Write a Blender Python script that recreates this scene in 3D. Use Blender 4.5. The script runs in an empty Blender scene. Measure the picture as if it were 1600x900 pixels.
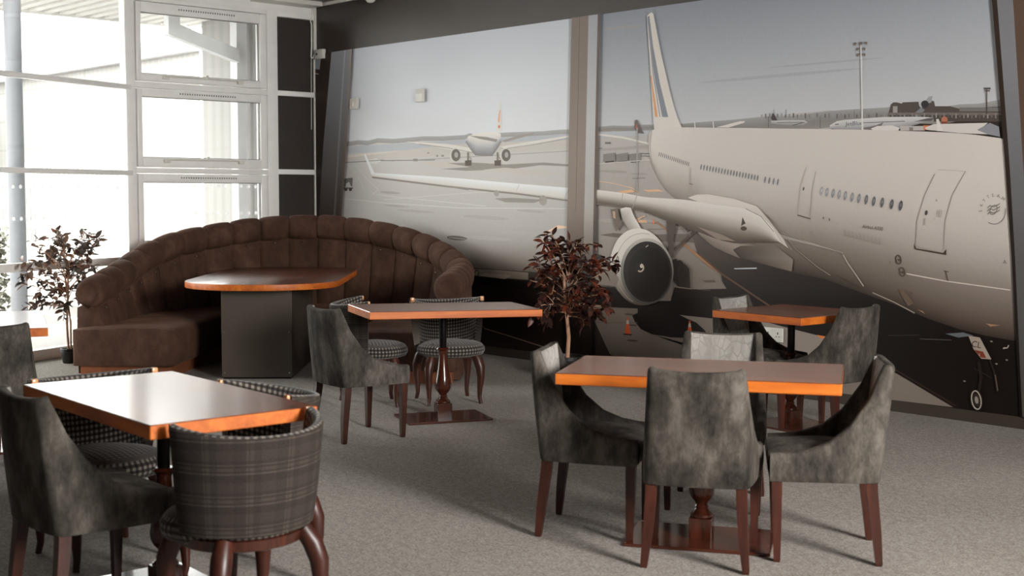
import bpy, bmesh, math, random
import numpy as np
from mathutils import Vector, Matrix
random.seed(7)
SC = bpy.context.scene
COL = SC.collection
PI = math.pi

# ------------------------------------------------------------------ camera, world, light, exposure
F_PX, PITCH, YAW, ROLL = 2027.37, 0.0719021, 0.7384833, 0.0022216
CAM_H, WALL_Y = 1.5, 8.011
_fw = np.array([-math.cos(YAW), math.sin(YAW), 0.0]); _rt0 = np.array([math.sin(YAW), math.cos(YAW), 0.0])
C_F = _fw * math.cos(PITCH) + np.array([0, 0, -math.sin(PITCH)])
_up0 = np.cross(_rt0, C_F)
C_R = _rt0 * math.cos(ROLL) + _up0 * math.sin(ROLL)
C_U = _up0 * math.cos(ROLL) - _rt0 * math.sin(ROLL)
C_0 = np.array([0, 0, CAM_H])
cd = bpy.data.cameras.new('camera'); cam = bpy.data.objects.new('camera', cd); COL.objects.link(cam)
cd.sensor_width = 36.0; cd.lens = F_PX / 1600 * 36; cd.clip_start = 0.05; cd.clip_end = 500
cam.matrix_world = Matrix(((C_R[0], C_U[0], -C_F[0], 0), (C_R[1], C_U[1], -C_F[1], 0), (C_R[2], C_U[2], -C_F[2], CAM_H), (0, 0, 0, 1)))
cd.dof.use_dof = True; cd.dof.focus_distance = 9.3; cd.dof.aperture_fstop = 4.0
SC.camera = cam
SC.view_settings.view_transform = 'Standard'; SC.view_settings.look = 'None'
SC.view_settings.exposure = 0.18; SC.view_settings.gamma = 1.0; SC.view_settings.use_curve_mapping = False

WORLD_STRENGTH = 10.0
wd = bpy.data.worlds.new('overcast_sky'); SC.world = wd; wd.use_nodes = True
wd.node_tree.nodes['Background'].inputs[0].default_value = (1.0, 0.985, 0.96, 1)
wd.node_tree.nodes['Background'].inputs[1].default_value = WORLD_STRENGTH

def area(name, loc, direction, sx, sy, power, color=(1, 1, 1), spread=PI):
    l = bpy.data.lights.new(name, 'AREA'); l.shape = 'RECTANGLE'; l.size = sx; l.size_y = sy; l.energy = power; l.color = color; l.spread = spread
    o = bpy.data.objects.new(name, l); COL.objects.link(o); o.location = loc
    o.rotation_euler = Vector(direction).to_track_quat('-Z', 'Z').to_euler()
    return o
# daylight: the sky seen through the glazing of the left facade (portals guide it), and the windows of the right-hand wall
def portal(name, loc, direction, sx, sy):
    o = area(name, loc, direction, sx, sy, 1.0); o.data.cycles.is_portal = True; return o
portal('sky_portal_window', (-12.25, 6.75, 1.75), (1, 0, 0), 1.9, 3.4)
portal('sky_portal_facade', (-11.35, 3.86, 1.75), (0.9205, 0.3907, 0), 4.3, 3.4)
area('daylight_window_right', (2.45, 3.5, 2.6), (-1, 0.02, -0.16), 2.2, 1.5, 330, (1, 0.98, 0.95), math.radians(120))

# ------------------------------------------------------------------ helpers
def px_ray(x, y): return C_F + C_R * (x - 800) / F_PX + C_U * (450 - y) / F_PX
def on_z(x, y, z): d = px_ray(x, y); return C_0 + d * (z - CAM_H) / d[2]
def on_wall(x, y, Y=WALL_Y): d = px_ray(x, y); return C_0 + d * (Y / d[1])
def on_x(x, y, X): d = px_ray(x, y); return C_0 + d * (X / d[0])
def on_plane(x, y, P, n): d = px_ray(x, y); n = np.array(n, float); return C_0 + d * (np.dot(np.array(P, float) - C_0, n) / np.dot(d, n))
def lin(c):
    return tuple((v / 12.92 if v <= 0.04045 else ((v + 0.055) / 1.055) ** 2.4) for v in [k / 255 for k in c])

def empty(name, loc=(0, 0, 0), rz=0, parent=None):
    o = bpy.data.objects.new(name, None); COL.objects.link(o); o.location = loc; o.rotation_euler = (0, 0, rz)
    o.empty_display_size = 0.1
    if parent: o.parent = parent
    return o
def tag(o, label=None, cat=None, group=None, kind=None):
    if label: o['label'] = label
    if cat: o['category'] = cat
    if group: o['group'] = group
    if kind: o['kind'] = kind
    return o
def dup(root, loc, rz, label=None, group=None):
    r = root.copy(); COL.objects.link(r); r.location = loc; r.rotation_euler = (0, 0, rz)
    if label: r['label'] = label
    if group: r['group'] = group
    for ch in list(root.children):
        c = ch.copy(); COL.objects.link(c); c.parent = r
        for g in list(ch.children):
            d = g.copy(); COL.objects.link(d); d.parent = c
    return r

class MB:
    def __init__(s): s.v = []; s.f = []; s.m = []; s.uv = []; s.col = []
    def add(s, vs, fs, mi=0, uvs=None, cols=None):
        b = len(s.v); s.v += [tuple(map(float, p)) for p in vs]
        for k, f in enumerate(fs):
            s.f.append(tuple(b + i for i in f)); s.m.append(mi[k] if isinstance(mi, (list, tuple)) else mi)
        s.uv += uvs if uvs else [(p[0], p[1]) for p in vs]
        if cols is not None: s.col += cols
        return s
    def box(s, x0, x1, y0, y1, z0, z1, bev=0.0, mi=0, mat=None, seg=2):
        bm = bmesh.new(); bmesh.ops.create_cube(bm, size=1)
        for v in bm.verts: v.co = Vector(((x0 + x1) / 2 + v.co.x * (x1 - x0), (y0 + y1) / 2 + v.co.y * (y1 - y0), (z0 + z1) / 2 + v.co.z * (z1 - z0)))
        if bev: bmesh.ops.bevel(bm, geom=bm.edges[:], offset=bev, segments=seg, profile=0.5, affect='EDGES')
        return s.from_bm(bm, mi, mat)
    def from_bm(s, bm, mi=0, mat=None):
        bm.verts.index_update()
        vs = [(mat @ v.co if mat else v.co) for v in bm.verts]
        s.add([tuple(v) for v in vs], [[v.index for v in f.verts] for f in bm.faces], mi); bm.free(); return s
    def prism(s, pts, z0, z1, mi=0, bev=0.0, side_mi=None, mat=None):
        bm = bmesh.new(); vs = [bm.verts.new((p[0], p[1], z0)) for p in pts]; bm.faces.new(vs)
        r = bmesh.ops.extrude_face_region(bm, geom=bm.faces[:]); 
        for g in r['geom']:
            if isinstance(g, bmesh.types.BMVert): g.co.z = z1
        bmesh.ops.recalc_face_normals(bm, faces=bm.faces[:])
        if bev: bmesh.ops.bevel(bm, geom=[e for e in bm.edges if abs(e.verts[0].co.z - e.verts[1].co.z) < 1e-6], offset=bev, segments=2, profile=0.5, affect='EDGES')
        bm.normal_update(); bm.verts.index_update()
        vs = [tuple(mat @ v.co if mat else v.co) for v in bm.verts]
        s.add(vs, [[v.index for v in f.verts] for f in bm.faces], [(side_mi if side_mi is not None and abs(f.normal.z) < 0.5 else mi) for f in bm.faces]); bm.free(); return s
    def tube(s, path, rad, n=8, mi=0, cap=True, flat=None):
        path = [Vector(p) for p in path]; R = rad if isinstance(rad, (list, tuple)) else [rad] * len(path)
        vs = []; fs = []; pn = None
        for i, p in enumerate(path):
            t = (path[min(i + 1, len(path) - 1)] - path[max(i - 1, 0)]).normalized()
            if pn is None:
                a = Vector((0, 0, 1)) if abs(t.z) < 0.9 else Vector((1, 0, 0)); nn = (a - t * a.dot(t)).normalized()
            else: nn = (pn - t * pn.dot(t)).normalized()
            pn = nn; b = t.cross(nn)
            for k in range(n):
                th = 2 * PI * k / n; vs.append(tuple(p + (nn * math.cos(th) + b * math.sin(th)) * R[i]))
        for i in range(len(path) - 1):
            for k in range(n):
                fs.append((i * n + k, i * n + (k + 1) % n, (i + 1) * n + (k + 1) % n, (i + 1) * n + k))
        if cap: fs.append(tuple(range(n))[::-1]); fs.append(tuple((len(path) - 1) * n + k for k in range(n)))
        return s.add(vs, fs, mi)
    def sqtube(s, path, half, mi=0):   # square section bars, path of points, list of half widths (hx, hy), horizontal sections
        vs = []; fs = []
        for p, h in zip(path, half):
            for sx, sy in ((-1, -1), (1, -1), (1, 1), (-1, 1)): vs.append((p[0] + sx * h[0], p[1] + sy * h[1], p[2]))
        for i in range(len(path) - 1):
            for k in range(4): fs.append((i * 4 + k, i * 4 + (k + 1) % 4, (i + 1) * 4 + (k + 1) % 4, (i + 1) * 4 + k))
        fs.append((3, 2, 1, 0)); m = (len(path) - 1) * 4; fs.append((m, m + 1, m + 2, m + 3))
        return s.add(vs, fs, mi)
    def lathe(s, prof, n=24, mi=0, c=(0, 0)):
        vs = []; fs = []
        for r, z in prof:
            for k in range(n): vs.append((c[0] + r * math.cos(2 * PI * k / n), c[1] + r * math.sin(2 * PI * k / n), z))
        for i in range(len(prof) - 1):
            for k in range(n): fs.append((i * n + k, i * n + (k + 1) % n, (i + 1) * n + (k + 1) % n, (i + 1) * n + k))
        fs.append(tuple(range(n))[::-1]); fs.append(tuple((len(prof) - 1) * n + k for k in range(n)))
        return s.add(vs, fs, mi)
    def grid(s, rows, closed_v=False, mi=0, uvs=None, cap=False, close_u=False):
        n = len(rows[0]); m = len(rows); vs = [p for r in rows for p in r]; fs = []
        for i in range(m - (0 if close_u else 1)):
            for k in range(n if closed_v else n - 1):
                j = (i + 1) % m; fs.append((i * n + k, i * n + (k + 1) % n, j * n + (k + 1) % n, j * n + k))
        if cap: fs.append(tuple(range(n))[::-1]); fs.append(tuple((m - 1) * n + k for k in range(n)))
        return s.add(vs, fs, mi, uvs=[q for r in uvs for q in r] if uvs else None)
    def build(s, name, mats, parent=None, smooth=True, angle=40, mods=()):
        me = bpy.data.meshes.new(name); me.from_pydata(s.v, [], s.f)
        for m in (mats if isinstance(mats, (list, tuple)) else [mats]): me.materials.append(m)
        me.polygons.foreach_set('material_index', s.m)
        uvl = me.uv_layers.new(name='UVMap'); li = np.zeros(len(me.loops), dtype=np.int32); me.loops.foreach_get('vertex_index', li)
        uvl.data.foreach_set('uv', np.array(s.uv, dtype=np.float32)[li].ravel())
        if s.col:
            a = me.color_attributes.new('Print', 'FLOAT_COLOR', 'POINT')
            a.data.foreach_set('color', np.array([(*c, 1.0) for c in s.col], dtype=np.float32).ravel())
        bm = bmesh.new(); bm.from_mesh(me)
        if not s.col: bmesh.ops.recalc_face_normals(bm, faces=bm.faces[:])
        bm.to_mesh(me); bm.free()
        if smooth:
            me.polygons.foreach_set('use_smooth', [True] * len(me.polygons))
            try: me.set_sharp_from_angle(angle=math.radians(angle))
            except Exception: pass
        me.update()
        o = bpy.data.objects.new(name, me); COL.objects.link(o)
        if parent: o.parent = parent
        if 'subsurf' in mods:
            md = o.modifiers.new('smooth', 'SUBSURF'); md.levels = 1; md.render_levels = 2
        return o

# ------------------------------------------------------------------ materials
def mat(name, col=(0.5, 0.5, 0.5), rough=0.5, metal=0.0, spec=0.5):
    m = bpy.data.materials.new(name); m.use_nodes = True; nt = m.node_tree; b = nt.nodes['Principled BSDF']
    b.inputs['Base Color'].default_value = (*col, 1); b.inputs['Roughness'].default_value = rough; b.inputs['Metallic'].default_value = metal
    b.inputs['Specular IOR Level'].default_value = spec
    return m, nt, b
def N(nt, t, **kw):
    n = nt.nodes.new(t)
    for k, v in kw.items():
        if k in ('operation', 'blend_type', 'data_type', 'feature', 'wave_type', 'bands_direction', 'noise_dimensions', 'layer_name', 'distance'): setattr(n, k, v)
        else: n.inputs[k].default_value = v
    return n
def ramp(nt, fac, stops):
    r = nt.nodes.new('ShaderNodeValToRGB'); els = r.color_ramp.elements
    while len(els) < len(stops): els.new(0.5)
    for e, (p, c) in zip(els, stops): e.position = p; e.color = (*c, 1)
    nt.links.new(fac, r.inputs[0]); return r.outputs[0]
def coords(nt, scale=(1, 1, 1), kind='Object', rand=False):
    tc = nt.nodes.new('ShaderNodeTexCoord'); mp = nt.nodes.new('ShaderNodeMapping'); mp.inputs['Scale'].default_value = scale
    nt.links.new(tc.outputs[kind], mp.inputs[0])
    if rand:
        oi = nt.nodes.new('ShaderNodeObjectInfo'); mu = nt.nodes.new('ShaderNodeVectorMath'); mu.operation = 'SCALE'
        cb = nt.nodes.new('ShaderNodeCombineXYZ')
        for i in range(3): nt.links.new(oi.outputs['Random'], cb.inputs[i])
        mu.inputs['Scale'].default_value = 37.0; nt.links.new(cb.outputs[0], mu.inputs[0]); nt.links.new(mu.outputs[0], mp.inputs['Location'])
    return mp.outputs[0]
def noise(nt, vec, scale, detail=4, rough=0.55, dist=0.0):
    n = nt.nodes.new('ShaderNodeTexNoise'); n.inputs['Scale'].default_value = scale; n.inputs['Detail'].default_value = detail
    n.inputs['Roughness'].default_value = rough; n.inputs['Distortion'].default_value = dist; nt.links.new(vec, n.inputs['Vector']); return n.outputs[0]
def mix(nt, fac, a, b, mode='MIX'):
    m = nt.nodes.new('ShaderNodeMix'); m.data_type = 'RGBA'; m.blend_type = mode
    for sock, val in ((m.inputs[0], fac), (m.inputs[6], a), (m.inputs[7], b)):
        if isinstance(val, (int, float)): sock.default_value = val
        elif isinstance(val, tuple): sock.default_value = (*val, 1)
        else: nt.links.new(val, sock)
    return m.outputs[2]
def math_n(nt, op, a, b=None, c=None):
    m = nt.nodes.new('ShaderNodeMath'); m.operation = op
    for i, v in enumerate((a, b, c)):
        if v is None: continue
        if isinstance(v, (int, float)): m.inputs[i].default_value = v
        else: nt.links.new(v, m.inputs[i])
    return m.outputs[0]
def bump(nt, bsdf, h, strength=0.3, dist=0.01):
    b = nt.nodes.new('ShaderNodeBump'); b.inputs['Strength'].default_value = strength; b.inputs['Distance'].default_value = dist
    nt.links.new(h, b.inputs['Height']); nt.links.new(b.outputs[0], bsdf.inputs['Normal'])

M = {}
def simple(key, srgb, rough=0.5, metal=0.0, spec=0.5, vary=0.12, scale=8.0, stretch=(1, 1, 1), bmp=0.0):
    m, nt, b = mat(key, lin(srgb), rough, metal, spec)
    v = coords(nt, stretch); n = noise(nt, v, scale); c = lin(srgb)
    lo = tuple(k * (1 - vary) for k in c); hi = tuple(min(1, k * (1 + vary)) for k in c)
    nt.links.new(ramp(nt, n, [(0.3, lo), (0.7, hi)]), b.inputs['Base Color'])
    if bmp: bump(nt, b, n, bmp, 0.005)
    M[key] = m; return m

simple('white_frame', (246, 244, 240), 0.35, vary=0.03)
simple('white_paint', (226, 221, 215), 0.7, vary=0.03)
simple('ceiling_white', (150, 146, 142), 0.85, vary=0.03)
simple('beige_wall', (84, 76, 70), 0.8, vary=0.05)
simple('dark_paint', (60, 50, 43), 0.42, vary=0.06, scale=3)
simple('dark_panel', (54, 46, 40), 0.45, vary=0.08, scale=3)
simple('skirting_paint', (66, 56, 48), 0.4, vary=0.05)
simple('white_plastic', (226, 222, 214), 0.35, vary=0.02)
simple('grey_plastic', (120, 118, 116), 0.4, vary=0.05)
simple('black_plastic', (22, 20, 19), 0.4, vary=0.1)
simple('black_pot', (30, 28, 27), 0.45, vary=0.12)
simple('soil', (84, 56, 40), 0.95, vary=0.5, scale=60, bmp=0.5)
simple('black_metal', (20, 16, 14), 0.35, 0.6, vary=0.1)
simple('laminate', (78, 69, 60), 0.42, vary=0.06, scale=5)
simple('steel', (200, 196, 190), 0.25, 1.0, vary=0.03)
simple('outdoor_metal', (190, 190, 191), 0.5, vary=0.04)
simple('post_metal', (112, 113, 117), 0.5, vary=0.04)
simple('outdoor_white', (214, 212, 208), 0.7, vary=0.03)
simple('canopy_sheet', (214, 212, 209), 0.6, vary=0.05)
simple('tarmac', (104, 101, 98), 0.9, vary=0.12, scale=30)
simple('paving', (124, 121, 118), 0.9, vary=0.06, scale=10)
simple('road_paint', (190, 188, 184), 0.8, vary=0.05)
simple('copper_kick', (150, 92, 62), 0.38, 0.25, vary=0.2, scale=12)
simple('twig', (196, 152, 122), 0.75, vary=0.25, scale=30, stretch=(1, 1, 0.2), bmp=0.2)

def wood(key, dark, mid, light, rough, plank=None, axis='x', grain=14.0, coat=0.0):
    m, nt, b = mat(key, lin(mid), rough)
    st = (0.12, 1, 1) if axis == 'x' else ((1, 0.12, 1) if axis == 'y' else (1, 1, 0.1))
    v = coords(nt, st, rand=True); n = noise(nt, v, grain, 6, 0.6, 0.6); n2 = noise(nt, v, grain * 4, 3, 0.6)
    c = ramp(nt, n, [(0.28, lin(dark)), (0.5, lin(mid)), (0.72, lin(light))])
    c = mix(nt, 0.25, c, ramp(nt, n2, [(0.35, lin(dark)), (0.65, lin(light))]))
    if plank:
        br = nt.nodes.new('ShaderNodeTexBrick'); br.inputs['Scale'].default_value = 1.0; br.inputs['Brick Width'].default_value = plank[0]
        br.inputs['Row Height'].default_value = plank[1]; br.inputs['Mortar Size'].default_value = 0.0008; br.inputs['Bias'].default_value = 0.0
        br.inputs['Color1'].default_value = (0.70, 0.70, 0.70, 1); br.inputs['Color2'].default_value = (1.25, 1.2, 1.15, 1); br.inputs['Mortar'].default_value = (0.5, 0.45, 0.4, 1)
        nt.links.new(coords(nt), br.inputs['Vector']); c = mix(nt, 0.8, c, br.outputs['Color'], 'MULTIPLY')
    nt.links.new(c, b.inputs['Base Color'])
    b.inputs['Coat Weight'].default_value = coat; b.inputs['Coat Roughness'].default_value = 0.12
    bump(nt, b, n2, 0.05, 0.002); M[key] = m; return m
wood('table_wood', (72, 32, 16), (122, 62, 34), (158, 90, 52), 0.24, (0.5, 0.052), 'x', 14, 0.25)
wood('table_edge', (160, 72, 15), (198, 100, 24), (222, 128, 44), 0.5, None, 'x', 10, 0.0)
wood('leg_wood', (34, 15, 9), (60, 27, 17), (82, 39, 25), 0.4, None, 'z', 20, 0.0)
wood('turned_wood', (38, 17, 10), (62, 28, 17), (84, 40, 25), 0.22, None, 'z', 18, 0.4)
wood('plate_wood', (52, 24, 15), (72, 34, 22), (92, 46, 30), 0.22, None, 'x', 12, 0.3)
wood('arm_wood', (176, 110, 62), (206, 148, 96), (226, 178, 130), 0.3, None, 'x', 20, 0.3)
wood('booth_top', (46, 21, 13), (84, 40, 25), (124, 66, 42), 0.3, (0.16, 0.03), 'x', 18, 0.25)

# carpet: grey-beige loop pile with speckle
m, nt, b = mat('carpet', rough=0.95, spec=0.15); v = coords(nt)
n1 = noise(nt, v, 95, 3, 0.7); n2 = noise(nt, v, 1.3, 4, 0.6); n3 = noise(nt, v, 28, 3, 0.7)
c = ramp(nt, n1, [(0.3, lin((104, 97, 90))), (0.5, lin((160, 152, 144))), (0.7, lin((206, 198, 189)))])
c = mix(nt, 0.22, c, ramp(nt, n2, [(0.35, lin((104, 96, 90))), (0.65, lin((170, 165, 160)))]))
c = mix(nt, 0.2, c, ramp(nt, n3, [(0.4, lin((92, 86, 82))), (0.6, lin((190, 186, 182)))]))
nt.links.new(c, b.inputs['Base Color']); bump(nt, b, n1, 0.6, 0.006); M['carpet'] = m

def velvet(key, dark, mid, light, sheen=0.3, scale=(5, 5, 2.2), fine=True, leaf=False):
    m, nt, b = mat(key, lin(mid), 0.85, spec=0.2)
    v = coords(nt, scale, rand=True); n = noise(nt, v, 1.3, 9, 0.72, 0.0)
    c = ramp(nt, n, [(0.34, lin(dark)), (0.5, lin(mid)), (0.66, lin(light))])
    if leaf:
        v2 = coords(nt, (30, 30, 17), rand=True); v2.node.inputs['Rotation'].default_value = (0.5, 0.7, 0.2)
        vo = nt.nodes.new('ShaderNodeTexVoronoi'); vo.feature = 'DISTANCE_TO_EDGE'; vo.inputs['Scale'].default_value = 1.0; nt.links.new(v2, vo.inputs['Vector'])
        c = mix(nt, math_n(nt, 'LESS_THAN', vo.outputs['Distance'], 0.06), c, lin(tuple(k * 0.91 for k in mid)))
        bump(nt, b, vo.outputs['Distance'], 0.35, 0.004)
    nt.links.new(c, b.inputs['Base Color'])
    b.inputs['Sheen Weight'].default_value = sheen; b.inputs['Sheen Roughness'].default_value = 0.4; b.inputs['Sheen Tint'].default_value = (*lin(light), 1)
    M[key] = m
velvet('grey_velvet', (32, 28, 25), (70, 65, 59), (106, 99, 92), 0.2, scale=(6.5, 6.5, 3.2))
velvet('grey_leaf', (126, 122, 117), (148, 144, 139), (168, 164, 158), 0.3, leaf=True)
velvet('brown_velvet', (60, 41, 32), (78, 55, 44), (96, 70, 57), 0.5, scale=(3, 3, 2))

def gingham(key, dark, light, fu, fv, mid=None):   # woven check on UV (metres)
    m, nt, b = mat(key, lin(light), 0.9, spec=0.15)
    uv = nt.nodes.new('ShaderNodeUVMap'); sep = nt.nodes.new('ShaderNodeSeparateXYZ'); nt.links.new(uv.outputs[0], sep.inputs[0])
    a = math_n(nt, 'GREATER_THAN', math_n(nt, 'FRACT', math_n(nt, 'MULTIPLY', sep.outputs[0], fu)), 0.5)
    c_ = math_n(nt, 'GREATER_THAN', math_n(nt, 'FRACT', math_n(nt, 'MULTIPLY', sep.outputs[1], fv)), 0.5)
    s = math_n(nt, 'MULTIPLY', math_n(nt, 'ADD', a, c_), 0.5)
    md = mid or tuple((p + q) / 2.6 for p, q in zip(dark, light))
    nt.links.new(ramp(nt, s, [(0.0, lin(dark)), (0.5, lin(md)), (1.0, lin(light))]), b.inputs['Base Color'])
    b.inputs['Sheen Weight'].default_value = 0.2
    M[key] = m
gingham('check_cloth', (32, 27, 25), (132, 124, 115), 42, 42)
def tartan(key):
    m, nt, b = mat(key, lin((70, 62, 56)), 0.9, spec=0.15)
    uv = nt.nodes.new('ShaderNodeUVMap'); sep = nt.nodes.new('ShaderNodeSeparateXYZ'); nt.links.new(uv.outputs[0], sep.inputs[0])
    def stripes(s, per, lines):
        f = math_n(nt, 'FRACT', math_n(nt, 'MULTIPLY', s, 1 / per)); out = None
        for c0, w, amp in lines:
            l = math_n(nt, 'MULTIPLY', math_n(nt, 'LESS_THAN', math_n(nt, 'ABSOLUTE', math_n(nt, 'SUBTRACT', f, c0)), w), amp)
            out = l if out is None else math_n(nt, 'ADD', out, l)
        return out
    h = stripes(sep.outputs[1], 0.105, [(0.18, 0.025, 0.5), (0.32, 0.05, 0.35), (0.46, 0.02, 0.45), (0.75, 0.16, 0.22)])
    w = stripes(sep.outputs[0], 0.13, [(0.2, 0.02, 0.3), (0.3, 0.05, 0.22), (0.7, 0.18, 0.14)])
    s = math_n(nt, 'ADD', h, w)
    n = noise(nt, uv.outputs[0], 260, 2, 0.6)
    c = ramp(nt, s, [(0.0, lin((44, 38, 35))), (0.35, lin((56, 49, 45))), (0.9, lin((94, 86, 77)))])
    nt.links.new(mix(nt, 0.25, c, ramp(nt, n, [(0.35, lin((28, 24, 22))), (0.65, lin((84, 77, 70)))])), b.inputs['Base Color'])
    M[key] = m
tartan('tartan')

def glass_mat():
    m = bpy.data.materials.new('window_glass'); m.use_nodes = True; nt = m.node_tree; nt.nodes.clear()
    o = nt.nodes.new('ShaderNodeOutputMaterial'); t = nt.nodes.new('ShaderNodeBsdfTransparent'); g = nt.nodes.new('ShaderNodeBsdfGlossy')
    t.inputs[0].default_value = (0.95, 0.97, 0.965, 1); g.inputs['Roughness'].default_value = 0.02
    fr = nt.nodes.new('ShaderNodeFresnel'); fr.inputs[0].default_value = 1.25
    mx = nt.nodes.new('ShaderNodeMixShader'); nt.links.new(fr.outputs[0], mx.inputs[0]); nt.links.new(t.outputs[0], mx.inputs[1]); nt.links.new(g.outputs[0], mx.inputs[2])
    nt.links.new(mx.outputs[0], o.inputs[0]); M['glass'] = m
glass_mat()
def dots_mat():
    m = bpy.data.materials.new('frosted_dot'); m.use_nodes = True; nt = m.node_tree; nt.nodes.clear()
    o = nt.nodes.new('ShaderNodeOutputMaterial'); t = nt.nodes.new('ShaderNodeBsdfTransparent'); g = nt.nodes.new('ShaderNodeBsdfTranslucent'); d = nt.nodes.new('ShaderNodeBsdfDiffuse')
    t.inputs[0].default_value = (0.8, 0.8, 0.8, 1); g.inputs[0].default_value = (0.9, 0.9, 0.9, 1); d.inputs[0].default_value = (0.9, 0.9, 0.9, 1)
    a = nt.nodes.new('ShaderNodeMixShader'); a.inputs[0].default_value = 0.4; nt.links.new(g.outputs[0], a.inputs[1]); nt.links.new(d.outputs[0], a.inputs[2])
    b = nt.nodes.new('ShaderNodeMixShader'); b.inputs[0].default_value = 0.6; nt.links.new(t.outputs[0], b.inputs[1]); nt.links.new(a.outputs[0], b.inputs[2])
    nt.links.new(b.outputs[0], o.inputs[0]); M['frosted'] = m
dots_mat()
def leaf_mat(key, a, b_, c_, rough=0.45):
    m, nt, b = mat(key, lin(b_), rough)
    v = coords(nt); n = noise(nt, v, 9, 3, 0.7)
    nt.links.new(ramp(nt, n, [(0.35, lin(a)), (0.5, lin(b_)), (0.68, lin(c_))]), b.inputs['Base Color']); M[key] = m
leaf_mat('red_leaves', (32, 22, 18), (62, 33, 24), (128, 56, 33))
leaf_mat('bronze_leaves', (76, 70, 66), (108, 94, 84), (170, 116, 84))
leaf_mat('hedge_leaves', (70, 72, 60), (110, 110, 96), (150, 148, 134), 0.7)

# brick / block for outdoors
m, nt, b = mat('block_wall', rough=0.9); br = nt.nodes.new('ShaderNodeTexBrick'); br.inputs['Scale'].default_value = 1.0
br.inputs['Brick Width'].default_value = 3.0; br.inputs['Row Height'].default_value = 0.62; br.inputs['Mortar Size'].default_value = 0.02
br.inputs['Color1'].default_value = (*lin((136, 134, 131)), 1); br.inputs['Color2'].default_value = (*lin((141, 139, 136)), 1); br.inputs['Mortar'].default_value = (*lin((116, 114, 112)), 1)
uvn = nt.nodes.new('ShaderNodeUVMap'); nt.links.new(uvn.outputs[0], br.inputs['Vector'])
wv = nt.nodes.new('ShaderNodeTexWave'); wv.inputs['Scale'].default_value = 1.6; wv.inputs['Distortion'].default_value = 0.4; nt.links.new(uvn.outputs[0], wv.inputs['Vector'])
nt.links.new(mix(nt, 0.35, br.outputs[0], ramp(nt, wv.outputs[0], [(0.2, lin((126, 124, 121))), (0.6, lin((144, 141, 138)))])), b.inputs['Base Color']); M['block_wall'] = m

# ------------------------------------------------------------------ room shell
def struct(name, mb, mats, parent=None, **kw):
    o = mb.build(name, mats, parent, **kw)
    if not parent: o['kind'] = 'structure'
    return o
CEIL = 3.55
FB = np.array([-12.0, 5.874]); FA = math.radians(113); FD = np.array([-math.cos(FA), -math.sin(FA)])   # facet: from the mullion towards the camera
def fac(s, off=0.0):     # point on the angled facade at distance s from the mullion, off metres into the room
    nrm = np.array([math.sin(FA), -math.cos(FA)])
    return FB + FD * s + nrm * off
FEND = fac(9.0)
outline = [(-12.0, WALL_Y), (-12.0, FB[1]), (FEND[0], FEND[1]), (2.5, FEND[1]), (2.5, WALL_Y)]
struct('floor', MB().prism(outline, -0.12, 0.0), M['carpet'], smooth=False)
struct('ceiling', MB().prism(outline, CEIL, CEIL + 0.15), M['ceiling_white'], smooth=False)
struct('wall_back', MB().box(-12.4, 2.7, WALL_Y, WALL_Y + 0.2, -0.12, CEIL + 0.15), M['dark_paint'], smooth=False)
struct('wall_front', MB().box(FEND[0] - 0.3, 2.7, FEND[1] - 0.2, FEND[1], -0.12, CEIL + 0.15), M['beige_wall'], smooth=False)
wr = MB(); wr.box(2.5, 2.7, FEND[1], 2.3, -0.12, CEIL); wr.box(2.5, 2.7, 4.7, WALL_Y, -0.12, CEIL)
wr.box(2.5, 2.7, 2.3, 4.7, -0.12, 1.7); wr.box(2.5, 2.7, 2.3, 4.7, 3.4, CEIL)
struct('wall_right', wr, M['beige_wall'], smooth=False)
sk = MB(); sk.box(-11.98, 2.5, WALL_Y - 0.018, WALL_Y, 0, 0.078, 0.004); struct('baseboard_back', sk, M['skirting_paint'], smooth=False)
cv = MB(); cv.box(-11.99, 2.5, WALL_Y - 0.03, WALL_Y, CEIL - 0.035, CEIL, 0.006); struct('trim_1', cv, M['white_paint'], smooth=False)

# --- window_1: the stack of three awning sashes beside the corner, X = -12
w1 = empty('window_1', (-12.0, 6.6, 0)); w1['kind'] = 'structure'
def wbox(mb, y0, y1, z0, z1, d0=-0.05, d1=0.05, bev=0.006): mb.box(d0, d1, y0 - 6.6, y1 - 6.6, z0, z1, bev)
fr = MB()
wbox(fr, 7.382, 7.512, 0, 3.43, -0.06, 0.05)            # post
wbox(fr, 5.79, 5.886, 0, CEIL, -0.07, 0.06)             # main mullion
wbox(fr, 5.886, 7.382, 3.385, 3.43, -0.05, 0.045)       # head
wbox(fr, 5.886, 7.99, 3.43, CEIL, -0.06, 0.03, 0.004)   # white panel above
wbox(fr, 5.886, 7.382, 2.54, 2.60); wbox(fr, 5.886, 7.382, 1.705, 1.755); wbox(fr, 5.886, 7.382, 0.0, 0.10); wbox(fr, 5.886, 7.382, 0.86, 0.93)
wbox(fr, 7.512, 7.99, 3.375, 3.43, -0.03, 0.045); wbox(fr, 7.512, 7.99, 2.545, 2.60, -0.03, 0.045); wbox(fr, 7.512, 7.99, 1.71, 1.765, -0.03, 0.045); wbox(fr, 7.512, 7.99, 0.87, 0.925, -0.03, 0.045); wbox(fr, 7.512, 7.99, 0, 0.06, -0.03, 0.045)
fr.build('window_frame', M['white_frame'], w1)
sp = MB()
for z0, z1 in ((2.60, 3.375), (1.765, 2.545), (0.925, 1.71), (0.06, 0.87)): wbox(sp, 7.512, 7.99, z0, z1, -0.04, 0.0, 0.0)
tag(sp.build('spandrel_panel', M['dark_panel'], w1), 'dark brown infill panels')
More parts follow.
